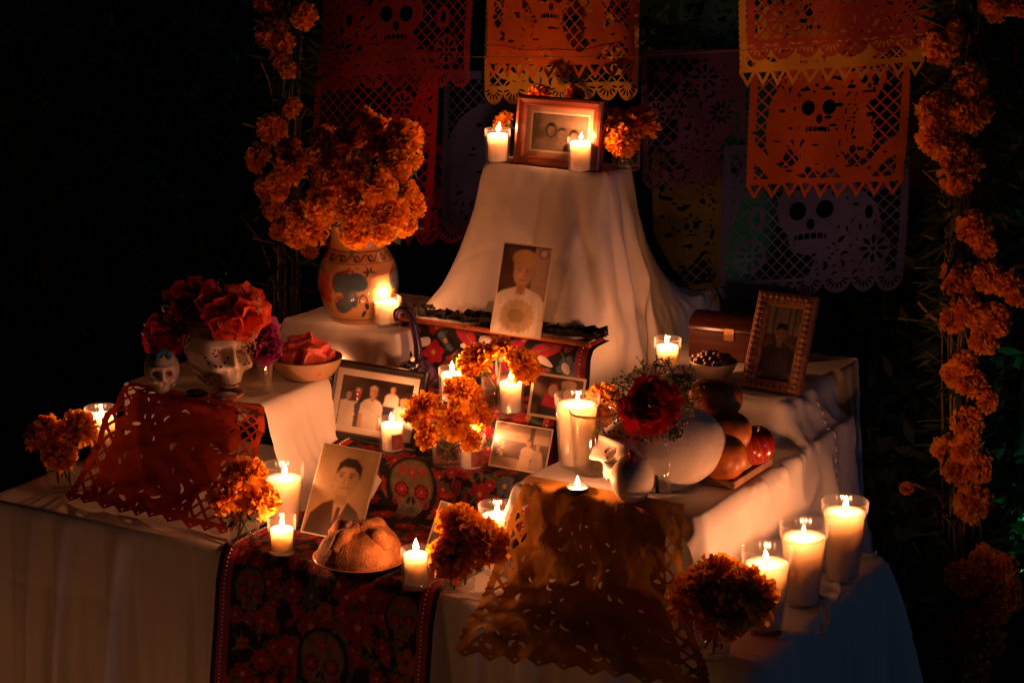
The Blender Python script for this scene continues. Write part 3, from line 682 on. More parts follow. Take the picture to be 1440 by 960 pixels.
def posy(label, px, py, z, heads, glass=True, gs=1.0, loc=None, group='marigolds in clear glasses', cat='flowers', leafy=4, vis_h=None, name='marigold_glass', mesh=None):
    """heads: (picture x, picture y, radius, depth offset) of each bloom; stems run down into the glass"""
    p = P(px, py, z) if loc is None else np.array(loc)
    t = thing(name, label, cat, p, group=group)
    if glass: link('glass', cached(('tumbler', gs), lambda: lathe('tumbler', np.array(TUMBLER)*gs, 44)), t, M['glass'])
    if glass: link('water', cached(('tw', gs), lambda: lathe('water', np.array([(.0005, .008), (.0258, .0085), (.0282, .045), (.0005, .045)])*gs, 30)), t, M['water'])
    mbs = MB(); mx_, my_ = np.mean([h_[0] for h_ in heads]), np.mean([h_[1] for h_ in heads])
    for (hx, hy, r, dv) in heads:
        hx = mx_+(hx-mx_)*1.35; hy = my_+(hy-my_)*1.3; r *= .86
        q = V(hx, hy, p[1]+dv)-p
        ctr = np.array([0, 0, max(.03, q[2]-r*1.6)])
        dd = q-ctr; dd = dd/np.linalg.norm(dd); dd = dd*1.3+np.array([.25, -.45, .35])+np.array([FR.uniform(-.3, .3), FR.uniform(-.2, .2), FR.uniform(-.3, .3)]); dd /= np.linalg.norm(dd)
        m_ = mesh or MARI[FR.randrange(5)]
        hd = head(t, m_, q, r, dd)
        a = FR.uniform(0, 6); b = np.array([math.cos(a)*.016, math.sin(a)*.016, .010])*gs
        mid = (q*.45+b*.55)*np.array([.5, .5, 1])
        mbs.tube([b, mid, q-dd*r*.3], .0022, 6)
        mb = MB(); mb.ball(q-dd*r*.42, r*.34, 10); mb.build('calyx', M['stem'], t)
    mbs.build('stems', M['stem'], t)
    mb = MB()
    for k in range(leafy*5):
        a = FR.uniform(0, 6); zz = FR.uniform(.045, .095)*gs; L = FR.uniform(.015, .032)
        c = np.array([math.cos(a)*.02, math.sin(a)*.02, zz]); dr = np.array([math.cos(a), math.sin(a), FR.uniform(-.6, .5)]); sd = np.array([-math.sin(a), math.cos(a), 0])*L*.16
        mb.add([c, c+dr*L*.5+sd, c+dr*L, c+dr*L*.5-sd], [(0, 1, 2, 3)])
    if leafy: lv = mb.build('leaves', M['leaf'], t, smooth=False); lv['kind'] = 'stuff'
    return t
posy('round marigold in a glass at the far left table end', 88, 688, .4545, [(70, 612, .050, -.01), (105, 605, .046, .03), (85, 635, .040, -.03)])
posy('marigold in a glass on the left front edge beside the tall candle', 343, 768, .4545, [(345, 672, .046, 0), (325, 695, .044, -.02), (362, 700, .042, .01)], leafy=6)
posy('large shaded marigold in a glass at the middle of the front edge', 645, 832, .4655, [(648, 745, .052, -.01), (675, 762, .052, .0), (640, 778, .050, -.03)], leafy=3)
posy('dark backlit marigold in a glass near the right front corner', 1003, 922, .4545, [(990, 838, .058, -.02), (1040, 838, .060, .0), (1010, 820, .055, .03), (1015, 862, .050, -.03)], leafy=2)
posy('golden marigolds in a glass in front of the half hidden votive, beside the family photo', 630, 652, .5655, [(605, 580, .046, -.01), (648, 560, .044, .03), (640, 590, .046, -.04), (665, 585, .032, .01), (655, 612, .026, -.03), (610, 608, .03, -.03)])
posy('pair of golden marigolds in a glass above the central votive', 700, 578, .6655, [(680, 507, .046, .01), (728, 512, .042, .0), (705, 495, .036, .03)], leafy=2)
posy('small yellow marigolds behind the family photo and tall candle', 520, 560, .5545, [(505, 505, .026, .0), (530, 500, .026, .02), (545, 515, .022, .0), (520, 520, .026, -.02)], gs=.8)
posy('full marigold in a glass on the pedestal, right of the wooden frame', 880, 238, ZTOP+.006, [(862, 178, .046, -.01), (895, 176, .046, .02), (877, 195, .042, -.03)])
posy('marigold peeking out behind the wooden framed photo on the pedestal', 735, 215, ZTOP+.006, [(722, 168, .030, .02), (758, 137, .032, .03), (795, 140, .03, .03)], loc=(-.29, .882, ZTOP+.006))
posy('orange marigolds in a glass between the tall candle and the red bloom', 850, 640, TR+.007, [(848, 562, .036, 0), (862, 580, .034, -.02), (838, 580, .03, .01)], loc=tuple(P(846, 642, TR+.007)), leafy=2)

# the red bloom with green filler sprigs
p = P(911, 702, TR+.007)+np.array([.012, .012, 0])
t = thing('red_bloom_glass', 'big deep red bloom with pale green sprigs in a slim glass behind the skull', 'flowers', p)
link('glass', lathe('glass', np.array([(.0005, 0), (.020, 0), (.022, .003), (.025, .105), (.0245, .106), (.0235, .104), (.0205, .01), (.0005, .009)]), 40), t, M['glass'])
q = V(914, 570, p[1]-.01)-p
head(t, DAHLIA, q, .052, (.42, -.75, .35), 'bloom')
mb = MB(); mb.tube([(0, 0, .01), (q[0]*.4, q[1]*.3, q[2]*.6), q-np.array([.02, -.03, .02])], .003); mb.build('stem', M['stem'], t)
mb = MB(); ms = MB()
for k in range(46):
    a = FR.uniform(0, 2*PI); rad = FR.uniform(.045, .074); e1 = np.array([.866, .5, 0]); e2 = np.array([-.17, .29, .94])
    c = q+e1*math.cos(a)*rad+e2*math.sin(a)*rad+np.array([.0, .02, 0]); ms.tube([q*.6+c*.4, c], .0008, 4)
    for j in range(7):
        d_ = np.array([FR.gauss(0, 1), FR.gauss(0, 1), FR.gauss(0, 1)])*.007; ms.tube([c, c+d_], .0006, 4); mb.ball(c+d_, FR.uniform(.0015, .003), 6)
sp = mb.build('filler_buds', mat('filler_buds', (.34, .30, .12), .7, .3, 80), t); sp['kind'] = 'stuff'
sp = ms.build('filler_sprigs', M['stem'], t); sp['kind'] = 'stuff'

# painted vase with its bouquet
VZ = T3+.007; vp = P(505, 449, VZ)
vprof = np.array([(.001, .0), (.052, .0), (.056, .003), (.066, .02), (.079, .055), (.082, .080), (.079, .105), (.068, .130), (.058, .146), (.0545, .156), (.053, .17), (.054, .185), (.058, .196), (.060, .199)])
tz = np.linspace(0, 1, 150); dd_ = np.concatenate([[0], np.cumsum(np.linalg.norm(np.diff(vprof, axis=0), axis=1))]); dd_ /= dd_[-1]
vr = np.interp(tz, dd_, vprof[:, 0]); vz = np.interp(tz, dd_, vprof[:, 1])
for _ in range(8): vr[1:-1] = (vr[:-2]+2*vr[1:-1]+vr[2:])/4; vz[1:-1] = (vz[:-2]+2*vz[1:-1]+vz[2:])/4
nth = 330; W_ = 2*PI*.08; cvv = Canvas(W_, .199, nth, 199, (.52, .29, .12))
TERRA = (.50, .09, .025); SL = (.06, .10, .14); INK = (.02, .015, .02); RD = (.30, .03, .015)
cvv.rect(0, .150, W_, .199, (.50, .27, .11))
cvv.rect(0, .128, W_, .150, (.44, .22, .08)); cvv.line([(0, .150), (W_, .150)], .0016, INK); cvv.line([(0, .127), (W_, .127)], .0016, INK)
for k in range(14):
    x = k*W_/14; A = np.linspace(0, 1, 14)
    cvv.line([(x+W_/14*a, .138+.006*math.sin(a*2*PI)) for a in A], .0024, INK)
    cvv.ring(x+W_/14*.62, .137, .0065, .005, .0024, INK, 0, 4.6); cvv.ell(x+W_/14*.2, .131, .002, .002, (.6, .32, .05))
vrnd = random.Random(4)
for k in range(4):
    x = (k+.5)*W_/4+(.0); 
    cvv.ell(x-.014, .092, .026, .020, SL, .3); cvv.ell(x+.014, .094, .022, .018, SL, -.5); cvv.ell(x-.002, .070, .014, .030, SL, .35); cvv.ell(x-.016, .045, .021, .015, SL, .5)
    cvv.line([(x+.004, .050), (x+.016, .064), (x+.026, .070)], .002, INK); cvv.ring(x+.026, .055, .008, .012, .002, INK, 0, 3.4); cvv.ell(x+.034, .044, .0045, .008, INK, .3); cvv.ell(x+.028, .028, .004, .008, INK, -.5)
    y = x+W_/8
    if k % 2 == 0:
        cvv.ell(y-.004, .075, .018, .030, TERRA)
        for j in range(8): cvv.ell(y-.004+.020*math.cos(j*.8), .075+.030*math.sin(j*.8), .009, .009, TERRA)
    cvv.ring(y+.040, .092, .016, .020, .0022, INK, .4, 4.4); cvv.line([(y+.030, .108), (y+.052, .116), (y+.07, .115)], .0022, INK)
    for j in range(9):
        a = -.4+j*.33; cvv.ell(y+.045+.016*math.cos(a), .045+.018*math.sin(a), .0055, .0022, RD, a)
        cvv.ell(y+.042+.014*math.cos(a+1), .095+.014*math.sin(a+1), .0045, .002, RD, a+1)
    for j in range(8):
        cvv.ell(x+vrnd.uniform(-.02, .03), .108+vrnd.uniform(0, .014), .0036, .0018, RD, vrnd.uniform(0, 3)); cvv.ell(x-.035+vrnd.uniform(-.006, .006), .06+vrnd.uniform(-.02, .03), .0022, .0022, RD)
    for j in range(5): cvv.ell(x+.04+.008*math.cos(j), .112+.006*math.sin(j), .006, .002, INK, j)
cvv.rect(0, 0, W_, .012, (.50, .26, .10)); cvv.line([(0, .013), (W_, .013)], .002, INK)
th = np.arange(nth)*2*PI/nth
pos = np.stack([vr[:, None]*np.cos(th), vr[:, None]*np.sin(th), vz[:, None]+0*th], -1)
colr = cvv.c[np.clip((vz/.199*198).round().astype(int), 0, 198)]
vt = thing('painted_vase', 'painted clay vase with blue and red flower pattern on the left raised box', 'vase', vp, (0, 0, 2.75))
link('vase_body', gridmesh('vase_body', pos, colr, wrapx=True), vt, M['paint_clay'])
bq = thing('marigold_bouquet', 'large bouquet of orange marigolds standing in the painted vase', 'flowers', vp+np.array([0, 0, .19]), group=None)
base = vp+np.array([0, 0, .19])
hs = []; r = random.Random(31)
for (hx, hy, rad, dv) in [(415, 238, .046, -.02), (455, 225, .046, -.04), (400, 262, .040, .0), (500, 240, .048, -.05), (530, 265, .048, -.07), (455, 290, .048, -.08), (500, 300, .046, -.09), (425, 305, .044, -.05), (545, 300, .044, -.05), (565, 270, .040, .0),
                          (490, 205, .044, .03), (535, 215, .046, .02), (565, 200, .046, .04), (555, 235, .042, .0), (512, 168, .028, .06), (575, 225, .032, .05), (445, 322, .036, -.08), (500, 325, .040, -.09), (535, 322, .038, -.07), (420, 330, .034, -.03), (470, 255, .044, -.06), (575, 290, .034, .02), (410, 215, .034, .04), (565, 315, .034, .0), (460, 200, .036, .05), (530, 185, .034, .06)]:
    q = V(hx, hy, vp[1]+dv)-base; c0 = np.array([.0, .02, .03]); dd = q-c0; dd /= np.linalg.norm(dd); dd = dd*.7+np.array([.2, -.5, .25]); hs.append((q, rad, dd))
mbs = MB()
lvs = MB()
for q, rad, dd in hs:
    rad *= .88*FR.uniform(.85, 1.12); q = q*1.04
    for _ in range(9):
        a_ = np.array([FR.gauss(0, 1), FR.gauss(0, 1), FR.gauss(0, 1)]); a_ /= np.linalg.norm(a_); c_ = q-dd*rad*.3+a_*rad*.6; L_ = FR.uniform(.02, .04); s_ = np.cross(a_, dd); s_ = s_/(np.linalg.norm(s_)+1e-6)*L_*.14
        lvs.add([c_, c_+a_*L_*.5+s_, c_+a_*L_, c_+a_*L_*.5-s_], [(0, 1, 2, 3)])
    head(bq, MARI[FR.randrange(5)], q, rad, dd); a = FR.uniform(0, 6)
    mbs.tube([(.03*math.cos(a), .03*math.sin(a), -.10), (.035*math.cos(a), .035*math.sin(a), .005), q*.6+np.array([0, .01, .0]), q], .0025)
mbs.build('stems', M['stem'], bq); lvs.build('leaves', M['leaf'], bq, smooth=False)['kind'] = 'stuff'

# ================================================================== photographs and frames
SK = (.62, .36, .22); WHITE = (.78, .72, .62)
def person(c, cx, cy, s, skin, hair, shirt, kind=0, age=0):
    """head-and-shoulders figure, s = head height"""
    c.poly([(cx-1.15*s, cy-2.3*s), (cx-1.05*s, cy-1.0*s), (cx-.7*s, cy-.68*s), (cx-.2*s, cy-.5*s), (cx+.2*s, cy-.5*s), (cx+.7*s, cy-.68*s), (cx+1.05*s, cy-1.0*s), (cx+1.15*s, cy-2.3*s)], shirt)
    c.rect(cx-.17*s, cy-.75*s, cx+.17*s, cy-.3*s, tuple(.8*q for q in skin))
    if kind == 1: c.ell(cx, cy+.02*s, .52*s, .62*s, hair)
    c.ell(cx, cy, .36*s, .48*s, skin)
    c.poly([(cx-.38*s, cy+.1*s), (cx-.36*s, cy+.42*s), (cx, cy+.58*s), (cx+.36*s, cy+.42*s), (cx+.38*s, cy+.1*s), (cx+.28*s, cy+.28*s), (cx-.1*s, cy+.34*s), (cx-.3*s, cy+.25*s)], hair)
    dk = tuple(.25*q for q in skin)
    for sx in (-1, 1): c.ell(cx+sx*.14*s, cy+.04*s, .055*s, .03*s, dk); c.line([(cx+sx*.07*s, cy+.13*s), (cx+sx*.22*s, cy+.12*s)], .03*s, dk)
    c.line([(cx, cy+.02*s), (cx+.04*s, cy-.13*s), (cx-.03*s, cy-.15*s)], .025*s, tuple(.6*q for q in skin)); c.line([(cx-.1*s, cy-.26*s), (cx+.1*s, cy-.26*s)], .035*s, (.35*skin[0], .15*skin[1], .15*skin[2]))
    for q in range(5): c.ell(cx+(.16+.04*q)*s, cy-.05*s, .16*s, .40*s, tuple(.55*v_ for v_ in skin), a=.16, soft=3)
    c.ell(cx-.12*s, cy-.1*s, .10*s, .12*s, tuple(min(1, 1.2*v_) for v_ in skin), a=.3, soft=4)
    for q in range(6): c.line([(cx+(-.9+.36*q)*s, cy-2.3*s), (cx+(-.7+.3*q)*s, cy-.95*s)], .07*s, tuple(.55*v_ for v_ in shirt), .35)
def mottled(c, seed, amt=.15): c.c *= (1+amt*noise2(c.x/c.w, c.y/c.h, seed, lo=8, hi=50))[..., None].clip(.4, 1.6)
def art_family(w, h):
    c = Canvas(w, h, 130, 96, (.035, .02, .018)); mottled(c, 3, .5)
    person(c, .13*w, .62*h, .17*h, SK, (.02, .01, .01), WHITE); person(c, .25*w, .72*h, .19*h, SK, (.02, .01, .01), (.03, .03, .07))
    c.poly([(.02*w, 0), (.02*w, .5*h), (.22*w, .5*h), (.24*w, 0)], WHITE); c.line([(.2*w, .4*h), (.26*w, .55*h)], .03*h, WHITE)
    c.rect(.64*w, 0, .80*w, .45*h, (.04, .035, .08)); person(c, .72*w, .84*h, .15*h, SK, (.03, .015, .01), (.70, .60, .52)); c.rect(.64*w, .0, .80*w, .47*h, (.04, .035, .08))
    person(c, .88*w, .64*h, .19*h, SK, (.03, .015, .01), WHITE); c.rect(.78*w, 0, w, .3*h, WHITE)
    person(c, .46*w, .73*h, .24*h, SK, (.55, .5, .42), WHITE); c.rect(.31*w, 0, .61*w, .35*h, WHITE); c.poly([(.30*w, 0), (.30*w, .3*h), (.35*w, .3*h), (.36*w, 0)], SK); c.poly([(.57*w, 0), (.57*w, .3*h), (.62*w, .3*h), (.62*w, 0)], SK)
    return c
def art_man(w, h):
    c = Canvas(w, h, 96, 126, (.42, .29, .14)); c.c *= (1.1-.35*(np.hypot((c.x/w-.5), (c.y/h-.55))))[..., None]; mottled(c, 7, .05)
    s = .42*h; cx, cy_ = .55*w, .66*h
    c.poly([(.02*w, 0), (.06*w, .22*h), (.22*w, .34*h), (.42*w, .42*h), (.62*w, .42*h), (.86*w, .32*h), (.97*w, .2*h), (w, 0)], (.05, .03, .018))
    c.poly([(.40*w, .44*h), (.50*w, .06*h), (.66*w, .42*h)], (.50, .36, .2)); c.poly([(.50*w, .34*h), (.46*w, .05*h), (.54*w, .03*h), (.57*w, .33*h)], (.05, .03, .02))
    c.rect(.42*w, .36*h, .63*w, .52*h, (.36, .23, .11))
    c.ell(cx-.02*w, cy_, .195*w, .195*h, (.46, .31, .15)); c.ell(cx+.10*w, cy_-.02*h, .09*w, .15*h, (.28, .17, .08), a=.7)
    c.ell(cx-.20*w, cy_-.01*h, .03*w, .04*h, (.40, .26, .12)); c.poly([(cx-.21*w, cy_+.02*h), (cx-.2*w, cy_+.16*h), (cx-.08*w, cy_+.235*h), (cx+.1*w, cy_+.235*h), (cx+.22*w, cy_+.15*h), (cx+.22*w, cy_+.0*h), (cx+.17*w, cy_+.08*h), (cx+.08*w, cy_+.13*h), (cx-.1*w, cy_+.13*h), (cx-.16*w, cy_+.09*h)], (.04, .022, .012))
    for sx in (-.115, .06): c.ell(cx+sx*w, cy_+.025*h, .035*w, .012*h, (.06, .03, .02)); c.line([(cx+(sx-.04)*w, cy_+.058*h), (cx+(sx+.045)*w, cy_+.06*h)], .014*h, (.06, .035, .02))
    c.line([(cx-.025*w, cy_+.02*h), (cx-.055*w, cy_-.055*h), (cx-.01*w, cy_-.062*h)], .010*h, (.2, .12, .05)); c.line([(cx-.08*w, cy_-.105*h), (cx+.04*w, cy_-.105*h)], .013*h, (.2, .09, .05))
    return c
def art_woman(w, h):
    c = Canvas(w, h, 80, 136, (.10, .05, .03)); mottled(c, 9, .4); c.rect(.62*w, 0, w, h, (.42, .30, .24)); c.rect(.55*w, 0, .66*w, h, (.06, .03, .02))
    c.ring(.86*w, .93*h, .10*w, .05*h, .02*w, (.1, .07, .08)); c.ell(.86*w, .94*h, .06*w, .03*h, (.6, .5, .42))
    person(c, .47*w, .70*h, .34*h, SK, (.52, .34, .14), WHITE); c.ell(.47*w, .86*h, .26*w, .10*h, (.50, .32, .13)); c.poly([(.40*w, .56*h), (.47*w, .42*h), (.55*w, .56*h)], (.45, .24, .15))
    for k in range(18):
        a = k*.35; c.ell(.47*w+.22*w*math.cos(a), .2*h+.10*h*math.sin(a), .16*w, .045*h, (.55+.1*(k % 2), .45, .28), a)
    c.ell(.45*w, .2*h, .18*w, .08*h, (.42, .30, .14)); mottled(c, 12, .08); return c
def art_couple(w, h):
    c = Canvas(w, h, 110, 78, (.08, .05, .035)); mottled(c, 15, .6); c.rect(.62*w, .55*h, w, h, (.16, .09, .05), .6)
    person(c, .68*w, .60*h, .38*h, SK, (.02, .012, .01), (.05, .04, .05)); c.ell(.68*w, .86*h, .17*w, .11*h, (.55, .42, .32)); c.rect(.53*w, .74*h, .83*w, .82*h, (.5, .38, .28))
    c.poly([(.12*w, .0), (.2*w, .4*h), (.30*w, .82*h), (.44*w, .88*h), (.5*w, .5*h), (.52*w, 0)], (.40, .03, .05)); c.ell(.37*w, .66*h, .09*w, .16*h, (.62, .40, .3))
    for sx in (-1, 1): c.ell(.37*w+sx*.035*w, .68*h, .012*w, .012*h, (.1, .03, .03))
    c.poly([(.1*w, 0), (.12*w, .25*h), (.55*w, .2*h), (.6*w, 0)], (.05, .035, .05)); return c
def art_wedding(w, h):
    c = Canvas(w, h, 110, 90, (.10, .06, .035)); mottled(c, 17, .6)
    c.rect(0, .62*h, w, .84*h, (.50, .38, .26)); c.rect(0, .84*h, w, h, (.30, .2, .12)); mottled(c, 19, .2); c.line([(0, .62*h), (w, .60*h)], .02*h, (.15, .08, .05))
    c.rect(.62*w, .5*h, .70*w, h, (.07, .045, .03)); c.rect(0, 0, .55*w, .22*h, (.34, .25, .17))
    for k in range(60): c.ell((.02+.16*vrnd.random())*w, (.25+.35*vrnd.random())*h, .02*w, .02*h, (.5, .4, .28) if k % 2 else (.05, .03, .02))
    person(c, .62*w, .62*h, .16*h, SK, (.03, .02, .01), (.62, .5, .38)); c.poly([(.46*w, 0), (.54*w, .5*h), (.68*w, .5*h), (.70*w, 0)], (.55, .43, .32)); c.poly([(.68*w, 0), (.76*w, .48*h), (.9*w, .42*h), (.98*w, 0)], (.38, .28, .2)); person(c, .80*w, .56*h, .13*h, SK, (.3, .2, .1), (.5, .4, .3))
    c.ell(.82*w, .15*h, .12*w, .15*h, (.45, .36, .28)); mottled(c, 18, .12); return c
def art_group_bw(w, h):
    c = Canvas(w, h, 100, 76, (.30, .22, .14)); mottled(c, 23, .3); c.rect(0, .65*h, w, h, (.42, .32, .22)); mottled(c, 25, .15)
    person(c, .34*w, .56*h, .34*h, (.45, .33, .22), (.03, .02, .015), (.40, .30, .2), 1); person(c, .54*w, .46*h, .36*h, (.48, .36, .24), (.05, .03, .02), (.50, .38, .26)); person(c, .76*w, .44*h, .30*h, (.44, .33, .22), (.03, .02, .015), (.06, .04, .03), 1)
    c.poly([(0, 0), (.08*w, .3*h), (.4*w, .24*h), (.6*w, 0)], (.46, .36, .25)); c.c *= .5; return c
def art_field(w, h):
    c = Canvas(w, h, 80, 104, (.22, .12, .05)); c.rect(0, .60*h, w, h, (.22, .20, .20)); c.rect(0, .5*h, w, .62*h, (.10, .06, .04)); mottled(c, 28, .3)
    for x in (.2, .62, .78): c.rect(x*w, .55*h, (x+.05)*w, h, (.08, .05, .04))
    person(c, .48*w, .62*h, .22*h, (.35, .2, .13), (.02, .015, .012), (.05, .045, .06)); c.ell(.48*w, .74*h, .15*w, .035*h, (.02, .015, .012)); c.poly([(.1*w, 0), (.3*w, .35*h), (.7*w, .35*h), (.92*w, 0)], (.07, .06, .08)); return c
def art_house(w, h):
    c = Canvas(w, h, 80, 100, (.40, .30, .22)); c.poly([(0, .3*h), (.5*w, .6*h), (w, .4*h), (w, 0), (0, 0)], (.20, .13, .09))
    for k in range(7): c.line([(.1*w+k*.1*w, .2*h), (.2*w+k*.1*w, .55*h)], .02*w, (.5, .4, .3))
    c.rect(.1*w, .72*h, .9*w, .8*h, (.25, .14, .1)); mottled(c, 33, .4); return c
def print_mesh(c, w, h, bend=0., thick=.0006):
    rs_ = np.random.RandomState(int(w*1e5) % 999)
    shade = 1+.22*noise2(c.x/w, c.y/h, int(h*1e5) % 99, lo=5, hi=26); c.c *= shade[..., None].clip(.5, 1.5)
    for _ in range(2): c.c[1:-1, 1:-1] = (c.c[1:-1, 1:-1]*2+c.c[:-2, 1:-1]+c.c[2:, 1:-1]+c.c[1:-1, :-2]+c.c[1:-1, 2:])/6
    c.c *= .70
    c.c *= (1+.10*rs_.randn(*c.x.shape))[..., None].clip(.6, 1.4)
    ny, nx = c.x.shape; X = c.x-w/2; Z = c.y
    Yb = bend*((X/(w/2))**2-1)*-1
    front = np.stack([X, Yb, Z], -1)
    return gridmesh('picture', front, c.c)
PAPER_BACK = mat('photo_paper', (.55, .47, .36), .6, .06, 30)
def photo(label, bl, br, tl, z, art, w, h, lean, yaw=0., border=.004, bend=0., group='loose paper photographs'):
    """loose print standing on its lower edge; bl/br lower corners in the picture"""
    a, b = P(bl[0], bl[1], z), P(br[0], br[1], z); mid = (a+b)/2
    t = thing('photo_print', label, 'photograph', mid, (0, 0, yaw), group)
    piv_rot = (-lean, 0, 0)
    c = art(w-2*border, h-2*border)
    k = 9; xs = np.linspace(-w/2, w/2, k); zs = np.linspace(0, h, 3)
    sh = np.array([[[x, bend*(1-(x/(w/2))**2), q] for x in xs] for q in zs]); back = sh+np.array([0, .0009, 0])
    mb = MB(); n0 = 3*k; f1 = [tuple(q) for q in gridfaces(3, k)]; mb.add(np.concatenate([sh.reshape(-1, 3), back.reshape(-1, 3)]), f1+[tuple(i+n0 for i in q[::-1]) for q in f1])
    paper = mb.build('paper', PAPER_BACK, t, rot=piv_rot)
    me = print_mesh(c, w-2*border, h-2*border, 0); 
    v = np.zeros(len(me.vertices)*3); me.vertices.foreach_get('co', v); v = v.reshape(-1, 3); v[:, 2] += border; v[:, 1] = bend*(1-(v[:, 0]/(w/2))**2)-.0008; me.vertices.foreach_set('co', v.ravel()); me.update()
    link('picture', me, t, M['print'], rot=piv_rot)
    return t
def framed(label, bl, br, z, art, w, h, lean, fw, depth, wood, matw=0., matc=(.55, .5, .42), yaw=0., stand=False, carved=False, inner=None, cat='framed photo'):
    a, b = P(bl[0], bl[1], z), P(br[0], br[1], z); mid = (a+b)/2
    t = thing('picture_frame', label, cat, mid, (0, 0, yaw)); R = (-lean, 0, 0)
    # four mitred rails with a stepped profile
    prof_ = [(0, depth), (0, .25*depth), (.12*fw, .06*depth), (.35*fw, 0), (.65*fw, .10*depth), (.85*fw, .12*depth), (fw, .45*depth), (fw, depth)]
    cs = [(-w/2, 0), (w/2, 0), (w/2, h), (-w/2, h)]; inn = [(1, 1), (-1, 1), (-1, -1), (1, -1)]
    for e in range(4):
        mb = MB(); n = 24; g = []
        for q, y in prof_:
            p0 = np.array([cs[e][0]+inn[e][0]*q, y, cs[e][1]+inn[e][1]*q]); e2 = (e+1) % 4; p1 = np.array([cs[e2][0]+inn[e2][0]*q, y, cs[e2][1]+inn[e2][1]*q])
            g.append([p0+(p1-p0)*s_ for s_ in np.linspace(0, 1, 2)])
        mb.add(np.array(g).reshape(-1, 3), [tuple(x) for x in gridfaces(len(prof_), 2)]); o = mb.build('rail', wood, t, smooth=False, rot=R)
        if carved:
            p0 = np.array([cs[e][0]+inn[e][0]*fw*.45, -.001, cs[e][1]+inn[e][1]*fw*.45]); e2 = (e+1) % 4; p1 = np.array([cs[e2][0]+inn[e2][0]*fw*.45, -.001, cs[e2][1]+inn[e2][1]*fw*.45]); L = np.linalg.norm(p1-p0)
            mb = MB(); k = int(L/.011); dr = (p1-p0)/L; pr = np.array([dr[2], 0, -dr[0]])
            for i in range(k):
                c = p0+(p1-p0)*(i+.5)/k; mb.ball(c+pr*.002, .0045, 8, sq=(1, .5, 1)); mb.ball(c-pr*.005+dr*.002, .0028, 6, sq=(1, .5, 1)); mb.tube([c-dr*.004-pr*.006, c, c+dr*.003+pr*.006], .0012, 5)
            cv_ = mb.build('carving', wood, o); cv_.matrix_parent_inverse = Matrix.Identity(4)
    iw, ih = w-2*fw+.002, h-2*fw+.002; off = fw-.001
    mb = MB(); mb.box((-w/2+.003, depth*.82, .003), (w/2-.003, depth*.98, h-.003)); mb.build('backing_board', M['black'], t, smooth=False, rot=R)
    if matw:
        mb = MB(); y = depth*.60
        x0, x1, z0, z1 = -iw/2, iw/2, off, off+ih
        for lo, hi in (((x0, y, z0), (x1, y+.001, z0+matw)), ((x0, y, z1-matw), (x1, y+.001, z1)), ((x0, y, z0+matw), (x0+matw, y+.001, z1-matw)), ((x1-matw, y, z0+matw), (x1, y+.001, z1-matw))): mb.box(lo, hi)
        mb.build('mat_board', mat('mat_board', matc, .8, .06, 30), t, smooth=False, rot=R)
    pw, ph = iw-2*matw+.002, ih-2*matw+.002
    if inner: mb = MB(); mb.box((-pw/2, depth*.66, off+matw-.001), (pw/2, depth*.70, off+matw-.001+ph)); mb.build('print_border', mat('print_border', inner[1], .6, .05, 30), t, smooth=False, rot=R); sh = inner[0]
    else: sh = 0
    c = art(pw-2*sh, ph-2*sh); me = print_mesh(c, pw-2*sh, ph-2*sh); me.transform(Matrix.Translation((0, depth*.64, off+matw-.001+sh))); link('picture', me, t, M['print'], rot=R)
    mb = MB(); mb.add([(-iw/2, depth*.5, off), (iw/2, depth*.5, off), (iw/2, depth*.5, off+ih), (-iw/2, depth*.5, off+ih)], [(0, 1, 2, 3)]); mb.build('glass_pane', M['pane'], t, smooth=False, rot=R)
    if stand:
        mb = MB(); ca, sa = math.cos(lean), math.sin(lean)
        top = np.array([0, sa*h*.62+depth, ca*h*.62]); ft = np.array([0, sa*h*.62+.085, .004]); hw = .022
        q = []
        for pnt, wd in ((top, .5), (top*.2+ft*.8, 1.0), (ft, .8)):
            for sx in (-1, 1): q.append(pnt+np.array([sx*hw*wd, 0, 0]))
        nv = len(q); q2 = [x+np.array([0, .005, .002]) for x in q]; ff = [(0, 1, 3, 2), (2, 3, 5, 4), (6, 8, 9, 7), (8, 10, 11, 9), (0, 2, 8, 6), (2, 4, 10, 8), (1, 7, 9, 3), (3, 9, 11, 5), (4, 5, 11, 10), (0, 6, 7, 1)]
        mb.add(q+q2, ff); mb.build('easel_back', wood, t, smooth=False)
    return t
framed('black framed family photo with white mat, leaning left of the marigold glass', (449, 611), (581, 637), .5655, art_family, .222, .155, .33, .016, .014, M['black'], .014, (.62, .55, .46), inner=None)
framed('reddish wooden framed old photo on top of the white pedestal', (722, 232), (836, 243), ZTOP+.0065, art_group_bw, .195, .142, .16, .022, .022, M['frame_wood'], .010, (.36, .22, .13), inner=(.005, (.55, .46, .34)), stand=True)
framed('carved wooden picture frame with an easel back on the right hand box', (1045, 546), (1116, 556), .7065, art_field, .118, .19, .42, .026, .018, M['carved_wood'], stand=True, carved=True)
photo('colour photo of a smiling fair haired woman leaning on the white pedestal', (690, 466), (758, 478), None, T3+.0215, art_woman, .112, .178, .30, bend=.003)
photo('sepia portrait of a dark haired young man in a suit behind the bread', (420, 748), (506, 764), None, .4655, art_man, .130, .172, .50, border=.003)
photo('curled photo of two smiling people, right of the central votive', (744, 583), (812, 596), None, .6675, art_couple, .112, .082, .30, bend=.010, border=.005)
photo('faded wedding photo leaning below the curled photo of two people', (689, 651), (764, 671), None, .5675, art_wedding, .122, .086, .38, bend=.004, border=.003)
photo('small curled photo half hidden behind the front marigold', (592, 775), (640, 785), None, .4655, art_house, .070, .095, .45, bend=.008, border=.003, yaw=-.25)

